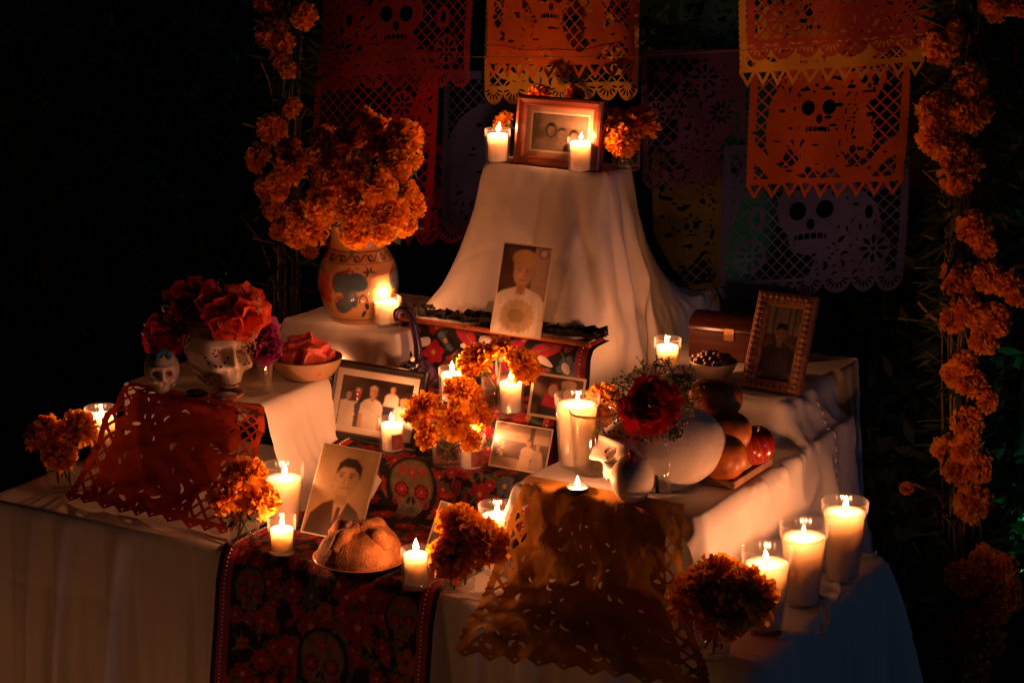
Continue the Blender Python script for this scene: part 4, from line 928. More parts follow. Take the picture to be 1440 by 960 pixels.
# ================================================================== skulls
def skull_mesh(nu=150, nv=120, under=.42):
    """head looking along -Y, about 2 units high, standing on z=0"""
    th = np.linspace(0, 2*PI, nu, endpoint=False); ph = np.linspace(.02, PI-.02, nv)
    T, F = np.meshgrid(th, ph); x = np.sin(F)*np.cos(T); y = np.sin(F)*np.sin(T); z = np.cos(F)
    front = np.clip(-y, 0, 1)
    X = x*.80; Y = y*1.02; Z = z*.92
    low = np.clip(-z, 0, 1)
    X *= 1-.22*low*front**.5-.10*low*(1-under)
    Y = np.where(y > 0, Y*(1-under*low**1.5), Y*(1-.04*low)); Y += .10*np.clip(z, 0, 1)
    g = lambda a, b, sx, sz: np.exp(-np.abs((x-a)/sx)**2.1-np.abs((z-b)/sz)**2.1)*np.clip(-y*4, 0, 1)
    dep = np.zeros_like(x)
    for s in (-1, 1): dep += -.31*g(s*.33, .05, .21, .21)+.10*g(s*.33, .33, .30, .09)+.13*g(s*.52, -.26, .18, .12)-.16*g(s*.62, -.58, .18, .20)
    dep += .13*g(0, .0, .10, .22)+.12*g(0, -.22, .12, .12)-.24*g(0.0, -.33, .10, .10)+.05*g(0, -.30, .03, .14)
    dep += .14*g(0, -.66, .36, .20)-.07*g(0, -.66, .38, .025)+.10*g(0, -.92, .28, .12)
    for k in range(-3, 4): dep += -.03*g(k*.10+.05, -.66, .014, .13)
    n = np.stack([x, y, z], -1)
    Pp = np.stack([X, Y, Z], -1)+n*dep[..., None]
    Pp[..., 2] = np.maximum(Pp[..., 2], -.88+.02*np.cos(5*T)*0)+.88
    return Pp
SKP = skull_mesh(); SKR = skull_mesh(under=.14)
def skull_surface(px_x, px_z):
    """front surface point near (x, z) in unit skull coordinates"""
    f = _cur.reshape(-1, 3); c = f[f[:, 1] < .05]; k = np.argmin((c[:, 0]-px_x)**2+(c[:, 2]-px_z)**2); return c[k]
def make_skull(name, label, loc, yaw, s, material, deco=True, tilt=0., pts=None, stretch=(1, 1, 1)):
    global _cur
    pts = SKP if pts is None else pts; _cur = pts
    t = thing(name, label, 'skull', loc, (tilt, 0, yaw))
    link('skull_body', gridmesh('skull_body', pts*s*np.array(stretch), wrapx=True), t, material)
    if deco:
        st = np.array(stretch)
        for nm, sq_, m_ in (('brow_sequins', [(q*.09+sg*.34, 1.30+.05*math.cos(q*.9)) for sg in (-1, 1) for q in range(-3, 4)], 'pearl'),
                          ('mouth_sequins', [(q*.075, .26+.02*abs(q)*.5) for q in range(-6, 7)]+[(q*.085, .15+.02*abs(q)*.4) for q in range(-5, 6)], 'ruby'),
                          ('cheek_sequins', [(sg*.34+.25*math.cos(a), .92+.24*math.sin(a)) for sg in (-1, 1) for a in np.linspace(PI*1.1, PI*1.9, 6)], 'pearl'),
                          ('eye_sequins', [(sg*.34+.07*math.cos(a), .93+.07*math.sin(a)) for sg in (-1, 1) for a in np.linspace(0, 5.2, 6)], 'ruby'),
                          ('forehead_sequins', [(0, 1.42), (.05, 1.48), (-.05, 1.48), (0, 1.54)], 'pearl')):
            mb = MB()
            for x, z in sq_: mb.ball(skull_surface(x, z)*s*st, .028*s, 8)
            o = mb.build(nm, M[m_], t); o['kind'] = 'stuff'
    return t
# large left skull with a crown of fabric flowers
S1 = .088; L1p = P(293, 551, TS+.007)
make_skull('skull_ornament', 'large pale skull with sequin teeth and a wreath of red flowers', L1p+np.array([0, .04, 0]), .95, S1, M['plaster_smooth'], stretch=(.92, 1, 1.05))
cr = thing('flower_wreath', 'wreath of magenta, coral and purple fabric flowers on the left skull', 'wreath', L1p+np.array([0, .04, .16]))
base = np.array(cr.location)
mb = MB(); mb.tube([base*0+np.array([.078*math.cos(a), .078*math.sin(a), -.012+.012*math.sin(a)]) for a in np.linspace(0, 2*PI, 30)], .003); mb.build('headband', M['stem'], cr)
for hx, hy, r, dv, c in ((275, 430, .052, -.02, 'magenta'), (318, 440, .046, -.055, 'red'), (342, 440, .050, -.05, 'coral'), (233, 468, .040, -.04, 'red'), (225, 478, .034, -.05, 'coral'), (368, 468, .034, -.01, 'purple'), (372, 490, .030, -.01, 'purple'), (255, 450, .036, -.02, 'magenta')):
    q = V(hx, hy, L1p[1]+.04+dv)-base; dd = q/np.linalg.norm(q)*.5+np.array([.35, -.6, .25]); head(cr, PEONY[c], q, r, dd, 'fabric_flower')
mb = MB()
for hx, hy in ((262, 480), (302, 412), (362, 425), (237, 432), (355, 475), (345, 492), (296, 448), (308, 405)):
    q = V(hx, hy, L1p[1]-.03)-base
    for k in range(26): d_ = np.array([FR.gauss(0, .006), FR.gauss(0, .006), FR.gauss(0, .011)]); mb.ball(q+d_, FR.uniform(.001, .0024), 5)
    mb.tube([q+np.array([0, .01, -.02]), q, q+np.array([.002, 0, .012])], .0009, 4)
o = mb.build('filler_sprigs', mat('pale_sprig', (.38, .34, .18), .7, .3, 80), cr); o['kind'] = 'stuff'
# small left skull
p = P(229, 550, TS+.007)
t = make_skull('skull_ornament', 'small white sugar skull with a blue icing flower, at the left corner of the box', p, .72, .047, M['sugar'], deco=False, stretch=(.9, .95, 1.0))
for k, (x, z) in enumerate(((-.30, .92), (.30, .92))):
    q = skull_surface(x, z)*.047*np.array([.9, .95, 1]); mb = MB(); mb.ball(q+np.array([0, -.003, 0]), .0052, 12, sq=(1, .5, 1)); mb.build('eye', M['ruby'] if k else M['pearl'], t)
mb = MB(); q = skull_surface(.05, 1.62)*.047
for k in range(9): a = k*.7; mb.ball(q+np.array([.011*math.cos(a), -.001, .0085*math.sin(a)]), .0062, 8, sq=(1, .5, .8))
mb.build('icing_flower', M['blue_flower'], t)
mb = MB(); mb.ball(q+np.array([0, -.004, 0]), .0035, 8); mb.build('icing_centre', mat('yellow_icing', (.6, .4, .05), .5), t)
# big right skull, looking left, seen from the side
p = P(905, 704, TR+.007)
S2 = .083
t = make_skull('skull_ornament', 'large rough plaster skull in profile with sequins, behind the red bloom', p+np.array([-.004, .074, 0]), -.98, S2, M['plaster'], stretch=(1.0, 1.30, 1.0), pts=SKR)
# strings of sequins over the temple
mb = MB(); f = (SKR*S2*np.array([1.0, 1.30, 1.0])).reshape(-1, 3)
def on_side(yv, zv): c = f[f[:, 0] < 0]; return c[np.argmin((c[:, 1]-yv)**2+(c[:, 2]-zv)**2)]
for a in np.linspace(PI*.95, 2.05*PI, 22): mb.ball(on_side(-.030+.040*math.cos(a), .098+.030*math.sin(a)), .0026, 7)
o = mb.build('temple_sequins', M['pearl'], t); o['kind'] = 'stuff'
# small right skull from behind with a red icing bow
p = P(884, 708, TR+.007)
t = make_skull('skull_ornament', 'small smooth white skull with a red bow, before the large rough skull', p+np.array([.0, .012, 0]), -2.6, .046, M['sugar'], deco=False, stretch=(1.0, .95, .98))
mb = MB(); q = np.array([0, .0, .046*1.78])
for sx in (-1, 1):
    pts = [q+np.array([sx*.003, 0, .002])]+[q+np.array([sx*(.012+.009*math.cos(a)), .004*math.sin(a), .002+.004*math.sin(a)-.004]) for a in np.linspace(PI, 3*PI, 14)]
    mb.tube([(np.array([x[1]-q[1], x[0]-q[0], x[2]-q[2]])+q) for x in pts], .0028, 6)
mb.build('icing_bow', M['red_icing'], t)
mb = MB(); mb.ball(q, .004, 8); mb.build('bow_knot', M['pearl'], t)

# ================================================================== drinking glasses
def water_glass(label, px, py, z, r0, r1, h, fill, rim=False):
    t = thing('water_glass', label, 'glass', P(px, py, z))
    link('glass', lathe('glass', cup_profile(r0, r1, h, .0022, .010), 56), t, M['smoke_glass'])
    f = lambda q: r0+(r1-r0)*q/h-.0026
    link('water', lathe('water', [(.0005, .0105), (f(.011), .0105)]+[(f(q), q) for q in np.linspace(.015, fill, 6)]+[(f(fill)-.001, fill+.0002), (.0005, fill)], 50), t, M['water'])
    if rim: link('gold_rim', lathe('gold_rim', [(r1-.0005, h-.003), (r1+.0007, h-.003), (r1+.0007, h+.0012), (r1-.0012, h+.0012), (r1-.0022, h-.001)], 56), t, mat('gold_rim', (.25, .12, .05), .25, .1, metal=.6))
    return t
water_glass('glass of water beside the large left skull', 357, 552, TS+.0075, .033, .040, .090, .068, True)
water_glass('glass of water left of the large rough skull', 834, 664, TR+.007, .034, .042, .112, .085, True)

# ================================================================== dish of salt, bowls, bread, fruit
t = thing('salt_dish', 'small shallow dish of salt before the large left skull', 'dish', P(319, 562, TS+.0075))
link('dish', lathe('dish', [(.0005, 0), (.018, 0), (.020, .002), (.030, .009), (.033, .014), (.0325, .0155), (.030, .012), (.018, .005), (.0005, .004)], 44), t, M['plate'])
rr_ = np.linspace(.0005, .024, 9); link('salt', lathe('salt', [(q, .0075+.007*(1-(q/.024)**2)) for q in rr_], 28), t, M['salt'])
t = thing('salt_dish', 'flat dark lid lying half behind the dish of salt', 'lid', P(276, 556, TS+.0075)); link('lid', lathe('lid', [(.0005, 0), (.021, 0), (.023, .002), (.023, .005), (.019, .008), (.0005, .009)], 40), t, M['dark_glaze'])
t.name = 'dish_lid'
bp = P(432, 528, TS+.0075)
t = thing('clay_bowl', 'wide clay bowl holding watermelon chunks on the left box', 'bowl', bp)
link('bowl', lathe('bowl', [(.0005, 0), (.045, 0), (.050, .003), (.064, .022), (.070, .038), (.0695, .040), (.066, .038), (.058, .022), (.040, .008), (.0005, .007)], 56), t, M['bowl_clay'])
r = random.Random(8)
for k, (dx, dy, dz, s_) in enumerate(((-.030, 0, .034, .022), (-.01, -.026, .034, .022), (.025, -.02, .032, .025), (.034, .012, .034, .020), (.0, .03, .034, .026), (-.01, 0, .055, .026), (.018, .004, .052, .022), (-.03, .022, .045, .022), (.026, -.018, .052, .018), (-.030, -.016, .050, .018))):
    bm = bmesh.new(); bmesh.ops.create_cube(bm, size=1.7*s_); bmesh.ops.bevel(bm, geom=bm.edges[:], offset=.005, segments=3, affect='EDGES', profile=.6)
    bmesh.ops.subdivide_edges(bm, edges=bm.edges[:], cuts=1, use_grid_fill=True)
    for v_ in bm.verts: v_.co += Vector((r.gauss(0, 1), r.gauss(0, 1), r.gauss(0, 1)))*.0010; v_.co.x *= 1.1
    me = bpy.data.meshes.new('watermelon_chunk'); bm.to_mesh(me); bm.free(); me.materials.append(M['melon']); me.polygons.foreach_set('use_smooth', np.ones(len(me.polygons), bool))
    o = link('watermelon_chunk', me, None, None, bp+np.array([dx, dy, dz]), (r.uniform(-.5, .5), r.uniform(-.5, .5), r.uniform(0, 3)))
    tag(o, 'red watermelon chunk heaped in the wide clay bowl', 'watermelon', 'watermelon chunks in the bowl')
# sweet bread on its plate
bp = P(507, 792, .4655)
t = thing('bread_plate', 'round clay plate under the sweet bread', 'plate', bp)
link('plate', lathe('plate', [(.0005, 0), (.045, 0), (.050, .002), (.074, .010), (.084, .0135), (.0845, .0150), (.082, .0150), (.05, .006), (.0005, .005)], 64), t, M['plate'])
t = thing('sweet_bread', 'round sugared bread with crossed bone shapes, on a plate at the front', 'bread', bp+np.array([0, 0, .0085]), (0, 0, 1.1))
th = np.arange(72)*2*PI/72; hh = np.linspace(0, 1, 26)
aa = hh*PI/2; ra = .077*np.cos(aa)**.7; za = .058*np.sin(aa); ra[0] = .070; ra[-1] = .0003
TT, HH = np.meshgrid(th, hh); RR = ra[:, None]*(1+.03*np.cos(4*TT+.5)+.015*np.cos(9*TT)); ZZ = za[:, None]+.002*np.cos(7*TT)*(1-HH)*HH*4+0*TT
link('loaf', gridmesh('loaf', np.stack([RR*np.cos(TT), RR*np.sin(TT), ZZ], -1), wrapx=True), t, M['bread'])
for k in range(4):
    a = k*PI/2+.3; dr = np.array([math.cos(a), math.sin(a), 0]); mb = MB(); pts = []; rad = []
    for q in np.linspace(0, 1, 22):
        rr2 = .010+.056*q; zz = .058*math.sqrt(max(0, 1-(rr2/.077)**2.8))-.002
        pts.append(dr*rr2+np.array([0, 0, zz])); rad.append(.0105+.0060*abs(math.cos(q*PI*1.5+.3))**2)
    mb.tube(pts, rad, 14); mb.build('bone_strip', M['bread'], t)
mb = MB(); mb.ball((0, 0, .058), .018, 20, sq=(1, 1, .8)); mb.build('top_knob', M['bread'], t)
# wooden crate with fruit
cp = (P(985, 699, TR+.007)+P(1083, 671, TR+.007))/2
cu0, cu1, cv0, cv1 = .335, .43, .262, .415
t = thing('fruit_crate', 'small slatted wooden crate under the mangoes and apple', 'crate', (cu0, cv0, TR+.007))
cw, cd = cu1-cu0, cv1-cv0
for z0, z1 in ((.004, .016), (.026, .044)):
    mb = MB(); mb.box((cw-.006, -.004, z0), (cw, cd+.004, z1)); mb.build('slat', M['crate_wood'], t, smooth=False)
    mb = MB(); mb.box((0, -.004, z0), (.006, cd+.004, z1)); mb.build('slat', M['crate_wood'], t, smooth=False)
    mb = MB(); mb.box((.0062, 0, z0-.001), (cw-.0062, .006, z1-.002)); mb.build('slat', M['crate_wood'], t, smooth=False)
    mb = MB(); mb.box((.0062, cd-.006, z0-.001), (cw-.0062, cd, z1-.002)); mb.build('slat', M['crate_wood'], t, smooth=False)
for x, y in ((.010, .010), (cw-.010, .010), (.010, cd-.010), (cw-.010, cd-.010)):
    mb = MB(); mb.box((x-.0035, y-.0035, .0), (x+.0035, y+.0035, .047)); mb.build('corner_post', M['crate_wood'], t, smooth=False)
mb = MB(); mb.box((.008, .008, .0015), (cw-.008, cd-.008, .0035)); mb.build('base_board', M['crate_wood'], t, smooth=False)
def mango_mesh(L):
    ph = np.linspace(.01, PI-.01, 30); th = np.arange(36)*2*PI/36; Fh, Th = np.meshgrid(ph, th, indexing='ij')
    X_ = np.cos(Fh)*L*.5+.04*L*np.sin(Fh)**2; R_ = np.sin(Fh)*L*.36*(1+.10*np.cos(Fh)); return gridmesh('mango', np.stack([X_, R_*np.cos(Th)*.95, R_*np.sin(Th)+.05*L*np.cos(Fh)**2], -1), wrapx=True)
for (px, py, v_, L, yaw, lab) in ((1004, 560, .345, .100, .55, 'topmost mango of the pile, by the bowl of nuts'), (1012, 606, .300, .112, .1, 'middle mango, left of the apple'), (1012, 645, .275, .105, -.2, 'lowest mango, lying in the crate under the others'), (1000, 690, .31, .08, .4, 'mango seen between the crate slats')):
    q = V(px, py, v_)
    if py > 680: q = np.array([.38, .36, TR+.035])
    o = link('mango', mango_mesh(L), None, M['mango'], q, (.2, .35*math.sin(py), yaw)); tag(o, lab, 'mango', 'mangoes in the crate')
ph = np.linspace(.01, PI-.01, 40); th = np.arange(60)*2*PI/60; Fh, Th = np.meshgrid(ph, th, indexing='ij')
R_ = .036*np.sin(Fh)**.85*(1+.05*np.cos(Fh))*(1+.02*np.cos(5*Th)*(1-np.cos(Fh))/2); Z_ = .033*np.cos(Fh)-.014*np.exp(-(np.sin(Fh)/.28)**2)*np.sign(np.cos(Fh))
stre = .5+.5*np.sin(Th*23+2*np.sin(Th*5)); stre = np.clip(stre*1.6-.8+.25*np.sin(Th*3), 0, 1)[..., None]
acol = np.array([.30, .012, .012])*(1-.75*stre)+np.array([.52, .16, .03])*.75*stre; acol = acol*(1-.3*np.clip(np.cos(Fh)-.6, 0, 1))[..., None]
q = V(1061, 626, .345)
at_ = thing('apple', 'shiny streaked red apple on the right end of the crate', 'apple', q, (.25, -.2, 0)); link('fruit', gridmesh('fruit', np.stack([R_*np.cos(Th), R_*np.sin(Th), Z_], -1), acol, wrapx=True), at_, M['apple'])
mb = MB(); mb.tube([(0, 0, .018), (.002, 0, .03), (.005, 0, .038)], .0014, 6); mb.build('stalk', M['dry_stem'], at_)
o = link('lime', mango_mesh(.075), None, M['lime'], V(952, 545, .33), (0, .2, .2)); tag(o, 'small green fruit wedged behind the red bloom and mangoes', 'fruit')
# bowl of dark nuts and the chest behind it
bp = P(1003, 532, .7065)
t = thing('nut_bowl', 'pale clay bowl heaped with dark nuts on the right hand box', 'bowl', bp)
link('bowl', lathe('bowl', [(.0005, 0), (.022, 0), (.025, .002), (.040, .020), (.045, .034), (.0445, .036), (.042, .034), (.034, .018), (.0005, .008)], 48), t, mat('pale_clay', (.42, .32, .22), .5, .15, 20))
mb = MB(); r = random.Random(2)
for k in range(60):
    a = r.uniform(0, 6.3); q = .039*math.sqrt(r.random()); mb.ball((q*math.cos(a), q*math.sin(a), .032+.016*(1-(q/.04)**2)+r.uniform(-.003, .004)), r.uniform(.006, .009), 9, sq=(1, .85, .8))
o = mb.build('nuts', M['nut'], t); o['kind'] = 'stuff'
a, b = P(938, 500, .7065), P(1050, 512, .7065)
t = thing('wooden_chest', 'dark reddish chest with an arched lid behind the bowl of nuts', 'chest', ((a+b)/2)+np.array([.035, .06, 0]), (0, 0, .12)); w_, d_, h_ = .165, .09, .055
mb = MB(); mb.box((-w_/2, -d_/2, 0), (w_/2, d_/2, h_)); mb.build('chest_body', M['chest_wood'], t, smooth=False)
arc_ = [(d_/2*math.cos(a)*1.02, h_+.003+.026*math.sin(a)) for a in np.linspace(0, PI, 18)]+[(-d_/2*1.02, h_+.002), (d_/2*1.02, h_+.002)]
mb = MB(); nA = len(arc_); mb.add([(x, y, z) for x in (-w_/2-.002, w_/2+.002) for y, z in arc_], [(i, (i+1) % nA, nA+(i+1) % nA, nA+i) for i in range(nA)]+[tuple(range(nA-1, -1, -1)), tuple(range(nA, 2*nA))]); mb.build('arched_lid', M['chest_wood'], t, smooth=False)
mb = MB(); mb.box((-.010, -d_/2-.003, h_-.014), (.010, -d_/2, h_+.010)); mb.build('clasp', mat('brass', (.35, .2, .07), .35, .2, metal=.9), t, smooth=False)
# glazed animal figurine with a tall curled tail
p = np.array([-.335, .455, .6665])
t = thing('glazed_figurine', 'dark purple glazed animal figurine with a tall curled tail, left end of the runner', 'figurine', p)
ph = np.linspace(.01, PI-.01, 30); th = np.arange(44)*2*PI/44; Fh, Th = np.meshgrid(ph, th, indexing='ij')
R_ = .034*np.sin(Fh)*(1+.04*np.cos(12*Th)); Z_ = .028*np.cos(Fh)+.028
cl = np.where((np.sin(Th*6+Fh*4) > .45)[..., None], np.array([.01, .008, .015]), np.array([.07, .03, .12]))
link('body', gridmesh('body', np.stack([R_*np.cos(Th)*1.15, R_*np.sin(Th), Z_], -1), cl, wrapx=True), t, M['paint_clay'])
tl = np.array([(-.006, .015, .045), (-.008, .02, .07), (-.014, .02, .10), (-.020, .018, .128), (-.030, .015, .146), (-.044, .012, .150), (-.054, .010, .140), (-.052, .009, .126), (-.044, .009, .124)])
tt_ = np.linspace(0, 8, 50); pts = np.column_stack([np.interp(tt_, range(9), tl[:, k]) for k in range(3)])
for _ in range(4): pts[1:-1] = (pts[:-2]+2*pts[1:-1]+pts[2:])/4
mb = MB(); mb.tube(pts, np.linspace(.009, .0035, 50), 12); mb.build('tail', M['purple_glaze'], t)
mb = MB(); mb.ball((.012, -.026, .052), .015, 14, sq=(1, 1, .9)); mb.tube([(.012, -.038, .052), (.013, -.048, .047)], [.006, .003], 8); mb.build('head', M['dark_glaze'], t)
for sx in (-1, 1): mb = MB(); mb.tube([(.012+sx*.008, -.024, .062), (.012+sx*.011, -.022, .076)], [.005, .0012], 8); mb.build('ear', M['purple_glaze'], t)
mb = MB(); mb.ball((.016, -.034, .036), .008, 10, sq=(1, .6, 1.2)); mb.build('painted_leaf', mat('green_glaze', (.02, .16, .06), .25, .2, coat=.4), t)
mb = MB(); mb.ball((.014, -.036, .066), .005, 8); mb.build('white_spot', mat('white_glaze', (.7, .68, .6), .3, .1, coat=.4), t)

# ================================================================== cut paper banners
def cut_mesh(name, f, pos, colf=None):
    """marching squares: keep where f > 0; pos(i, j) arrays give the place of fractional grid points"""
    ny, nx = f.shape; verts = []; idx = {}; faces = []
    def vid(i, j):
        k = (i, j)
        if k not in idx: idx[k] = len(verts); verts.append((i, j))
        return idx[k]
    def eid(i0, j0, i1, j1):
        k = (i0, j0, i1, j1) if (i0, j0) < (i1, j1) else (i1, j1, i0, j0)
        if k not in idx:
            a, b = f[k[0], k[1]], f[k[2], k[3]]; t = a/(a-b); idx[k] = len(verts); verts.append((k[0]+(k[2]-k[0])*t, k[1]+(k[3]-k[1])*t))
        return idx[k]
    s = f > 0; cnt = s[:-1, :-1].astype(int)+s[1:, :-1]+s[:-1, 1:]+s[1:, 1:]
    for i, j in zip(*np.nonzero(cnt)):
        i, j = int(i), int(j)
        if cnt[i, j] == 4: faces.append((vid(i, j), vid(i, j+1), vid(i+1, j+1), vid(i+1, j))); continue
        cs = [(i, j), (i, j+1), (i+1, j+1), (i+1, j)]; poly = []
        for q in range(4):
            a, b = cs[q], cs[(q+1) % 4]
            if s[a]: poly.append(vid(*a))
            if s[a] != s[b]: poly.append(eid(*a, *b))
        if len(poly) > 2: faces.append(tuple(poly))
    g = np.array(verts); return mesh_from(name, pos(g[:, 1]/(nx-1), g[:, 0]/(ny-1)), faces, None, True)
def design(kind, w, h, nx, ny, seed, lat_p=.0185, lw=.0017, solid=False):
    """field in metres: positive is paper; x to the right, y from the top edge down"""
    x, y = np.meshgrid(np.linspace(0, w, nx), np.linspace(0, h, ny)); r = random.Random(seed)
    bd = .016 if kind != 'plain' else .03; fr = .034 if not solid else .014
    d1 = np.abs(((x+y)/1.414) % lat_p-lat_p/2); d2 = np.abs(((x-y)/1.414) % lat_p-lat_p/2)
    lat = np.maximum(lw-d1, lw-d2)
    top = .02; yb = h-fr
    edge = np.minimum(np.minimum(x, w-x), y)
    inside = np.minimum(np.minimum(x-bd, w-bd-x), np.minimum(y-top, yb-y-.006))
    gate = noise2(x, y, seed+50, n=8, lo=14, hi=30)*.05+.012*(np.abs(x/w-.5)*4-1)      # where the lattice is cut
    f = np.where(inside > 0, np.maximum(np.maximum(lat, -inside), -gate*.2), np.minimum(edge, 1))
    if solid: gate = gate-.035+.05*(np.abs(x/w-.5) > .40)
    f = np.where(inside > 0, np.maximum(np.maximum(lat, -inside), -gate*.2), np.minimum(edge, 1))
    spots = []
    for k in range(90 if solid else 1600):
        lx_, ly_ = r.uniform(bd+.004, w-bd-.004), r.uniform(top+.004, yb-.008); R_ = r.choice([.004, .005, .007, .0095])
        if all((lx_-p_)**2+(ly_-q_)**2 > (1.02*(R_+c_)+.0012)**2 for p_, q_, c_ in spots): spots.append((lx_, ly_, R_))
    iy, ix = (ny-1)/h, (nx-1)/w
    for lx_, ly_, R_ in spots:
        j, i = int(lx_*ix), int(ly_*iy)
        if gate[min(ny-1, i), min(nx-1, j)] > 0: continue
        an = math.atan2(ly_-h*.5, lx_-w*.5)+r.choice([0, PI/2])+r.uniform(-.5, .5); wd_ = R_*r.uniform(.22, .45); bnd = r.uniform(-.6, .6)/R_
        k0, k1, m0, m1 = max(0, int((ly_-R_)*iy)-1), int((ly_+R_)*iy)+3, max(0, int((lx_-R_)*ix)-1), int((lx_+R_)*ix)+3
        X_, Y_ = x[k0:k1, m0:m1]-lx_, y[k0:k1, m0:m1]-ly_; u_ = X_*math.cos(an)+Y_*math.sin(an); v_ = -X_*math.sin(an)+Y_*math.cos(an)-bnd*u_*u_
        f[k0:k1, m0:m1] = np.minimum(f[k0:k1, m0:m1], -(1-np.sqrt((u_/R_)**2+(v_/wd_)**2))*wd_)
    # scallops along the side
    f = np.minimum(f, edge-.0022*(1+np.cos(y*2*PI/.012))*.5)
    def ell(cx, cy_, a, b): return (1-np.sqrt(((x-cx)/a)**2+((y-cy_)/b)**2))*min(a, b)
    def add(s): return np.maximum(f, np.minimum(s, np.minimum(edge, yb-y)))
    def cut(s): return np.minimum(f, -s)
    cx, cy_ = w*.5, (top+yb)*.5; S = min(w, h)*.5
    def skull(cx, cy_, S, side=0):
        nonlocal f
        f = add(ell(cx, cy_-.12*S, .50*S, .46*S)); f = add(ell(cx+side*.1*S, cy_+.30*S, .32*S, .26*S))
        for sx in (-1, 1): f = cut(ell(cx+sx*.19*S+side*.1*S, cy_-.08*S, .12*S, .13*S)); f = cut(ell(cx+sx*.20*S, cy_-.40*S, .10*S, .025*S))
        f = cut(ell(cx+side*.14*S, cy_+.12*S, .055*S, .08*S)); 
        f = cut(np.minimum(.04*S-np.abs(y-cy_-.34*S+.05*S*np.cos((x-cx)/S*4)), .22*S-np.abs(x-cx-side*.1*S)))
        for k in range(5): f = add(np.minimum(.006*S*1.5-np.abs(x-cx-(k-2)*.09*S-side*.1*S), .05*S-np.abs(y-cy_-.30*S)))
        for k in range(5): a = -2.6+k*.52; f = cut(ell(cx+.36*S*math.cos(a), cy_-.14*S+.33*S*math.sin(a), .035*S, .03*S))
    def bloom(cx, cy_, R, n=8):
        nonlocal f
        f = add(ell(cx, cy_, R, R))
        for k in range(n): a = 2*PI*k/n; u = (x-cx)*math.cos(a)+(y-cy_)*math.sin(a); v_ = -(x-cx)*math.sin(a)+(y-cy_)*math.cos(a); f = cut((1-np.sqrt(((u-R*.58)/(R*.28))**2+(v_/(R*.12))**2))*R*.12)
        f = cut(ell(cx, cy_, R*.13, R*.13))
    if kind == 'skull':
        skull(cx, cy_, S*.9)
        for sx in (-1, 1):
            for sy in (-1, 1): bloom(cx+sx*w*.33, cy_+sy*h*.24, S*.22)
            f = add(ell(cx+sx*w*.30, cy_, S*.12, S*.16)); f = cut(ell(cx+sx*w*.30, cy_, S*.05, S*.09))
    elif kind == 'bones':
        f = add(ell(cx-.1*w, cy_, .36*w, .30*h)); skull(cx+.08*w, cy_+.02*h, S*.62)
        for k in range(26): f = cut(ell(r.uniform(bd, w-bd), r.uniform(top, yb), r.uniform(.003, .011), r.uniform(.002, .005)))
    elif kind == 'figure':
        skull(cx-.08*w, cy_-.02*h, S*.72, .6); skull(cx+.26*w, cy_-.20*h, S*.42)
        f = add(np.minimum(.02-np.abs(y-cy_-.30*h+.03*np.cos(x*40)), x-bd)); f = add(ell(cx+.24*w, cy_+.12*h, .06*w, .16*h)); f = add(ell(cx-.32*w, cy_+.1*h, .07*w, .2*h))
        for k in range(44): f = cut(ell(r.uniform(bd, w-bd), r.uniform(top, yb), r.uniform(.002, .010), r.uniform(.0018, .0045)))
    elif kind == 'floral':
        for k in range(5): bloom(r.uniform(.15, .85)*w, r.uniform(.2, .75)*h, S*r.uniform(.2, .32), r.choice([6, 8, 10]))
        for k in range(26): f = add(ell(r.uniform(.1, .9)*w, r.uniform(.15, .8)*h, r.uniform(.006, .016), r.uniform(.005, .012)))
        for k in range(26): f = cut(ell(r.uniform(bd, w-bd), r.uniform(top, yb), r.uniform(.002, .009), r.uniform(.002, .004)))
    elif kind == 'bird':
        f = add(ell(cx, cy_, .26*w, .10*h)); f = add(ell(cx+.2*w, cy_-.1*h, .09*w, .09*h)); f = add(ell(cx-.26*w, cy_+.08*h, .14*w, .06*h))
        for k in range(8): f = cut(ell(cx-.2*w+k*.05*w, cy_+.01*h*math.sin(k), .008, .010))
        for k in range(3): bloom(r.uniform(.2, .8)*w, r.choice([.28, .72])*h, S*.2)
    # lower hem
    if kind in ('skull', 'floral'):
        n = max(3, int(round(w/.055))); sw = w/n; hem = np.full_like(f, -1)
        for k in range(n):
            c = (k+.5)*sw; hem = np.maximum(hem, (1-np.sqrt(((x-c)/(sw*.52))**2+((y-yb)/(fr*.98))**2))*fr*.9)
        f = np.where(y > yb-.001, np.minimum(hem, np.minimum(x, w-x)), f)
        for k in range(n):
            c = (k+.5)*sw
            for q in range(7): a = PI*(q+.5)/7; u = (x-c)*math.cos(a)+(y-yb)*math.sin(a); v_ = -(x-c)*math.sin(a)+(y-yb)*math.cos(a); f = cut((1-np.sqrt(((u-.018)/.0075)**2+(v_/.0022)**2))*.0022)
    else:
        n = max(4, int(round(w/.036))); sw = w/n; ph = np.abs((x/sw) % 1-.5)*2
        hem = (yb+fr*(1-ph*.85))-y; f = np.where(y > yb-.001, np.minimum(hem*.6, np.minimum(x, w-x)), f)
        u = np.abs((x/sw) % 1-.5)*sw; f = np.where(y > yb-.001, np.minimum(f, -np.minimum((.62*(yb+fr*.62-y)-u)*.8, y-yb-.004)), f)
    return f
def paper_mat(name, c): return mat(name, c, .8, .18, 14, (60, .5, .003), .30, spec=.2)
PM = {k: paper_mat(k+'_tissue_paper', c) for k, c in {'red': (.52, .024, .022), 'wine': (.26, .03, .045), 'orange': (.54, .11, .012), 'yellow': (.62, .34, .05), 'violet': (.09, .045, .16), 'blue': (.07, .09, .32), 'green': (.05, .09, .045), 'teal': (.03, .12, .13), 'pink': (.45, .08, .05), 'olive': (.13, .12, .035), 'ember': (.42, .055, .012), 'ochre': (.46, .22, .035)}.items()}
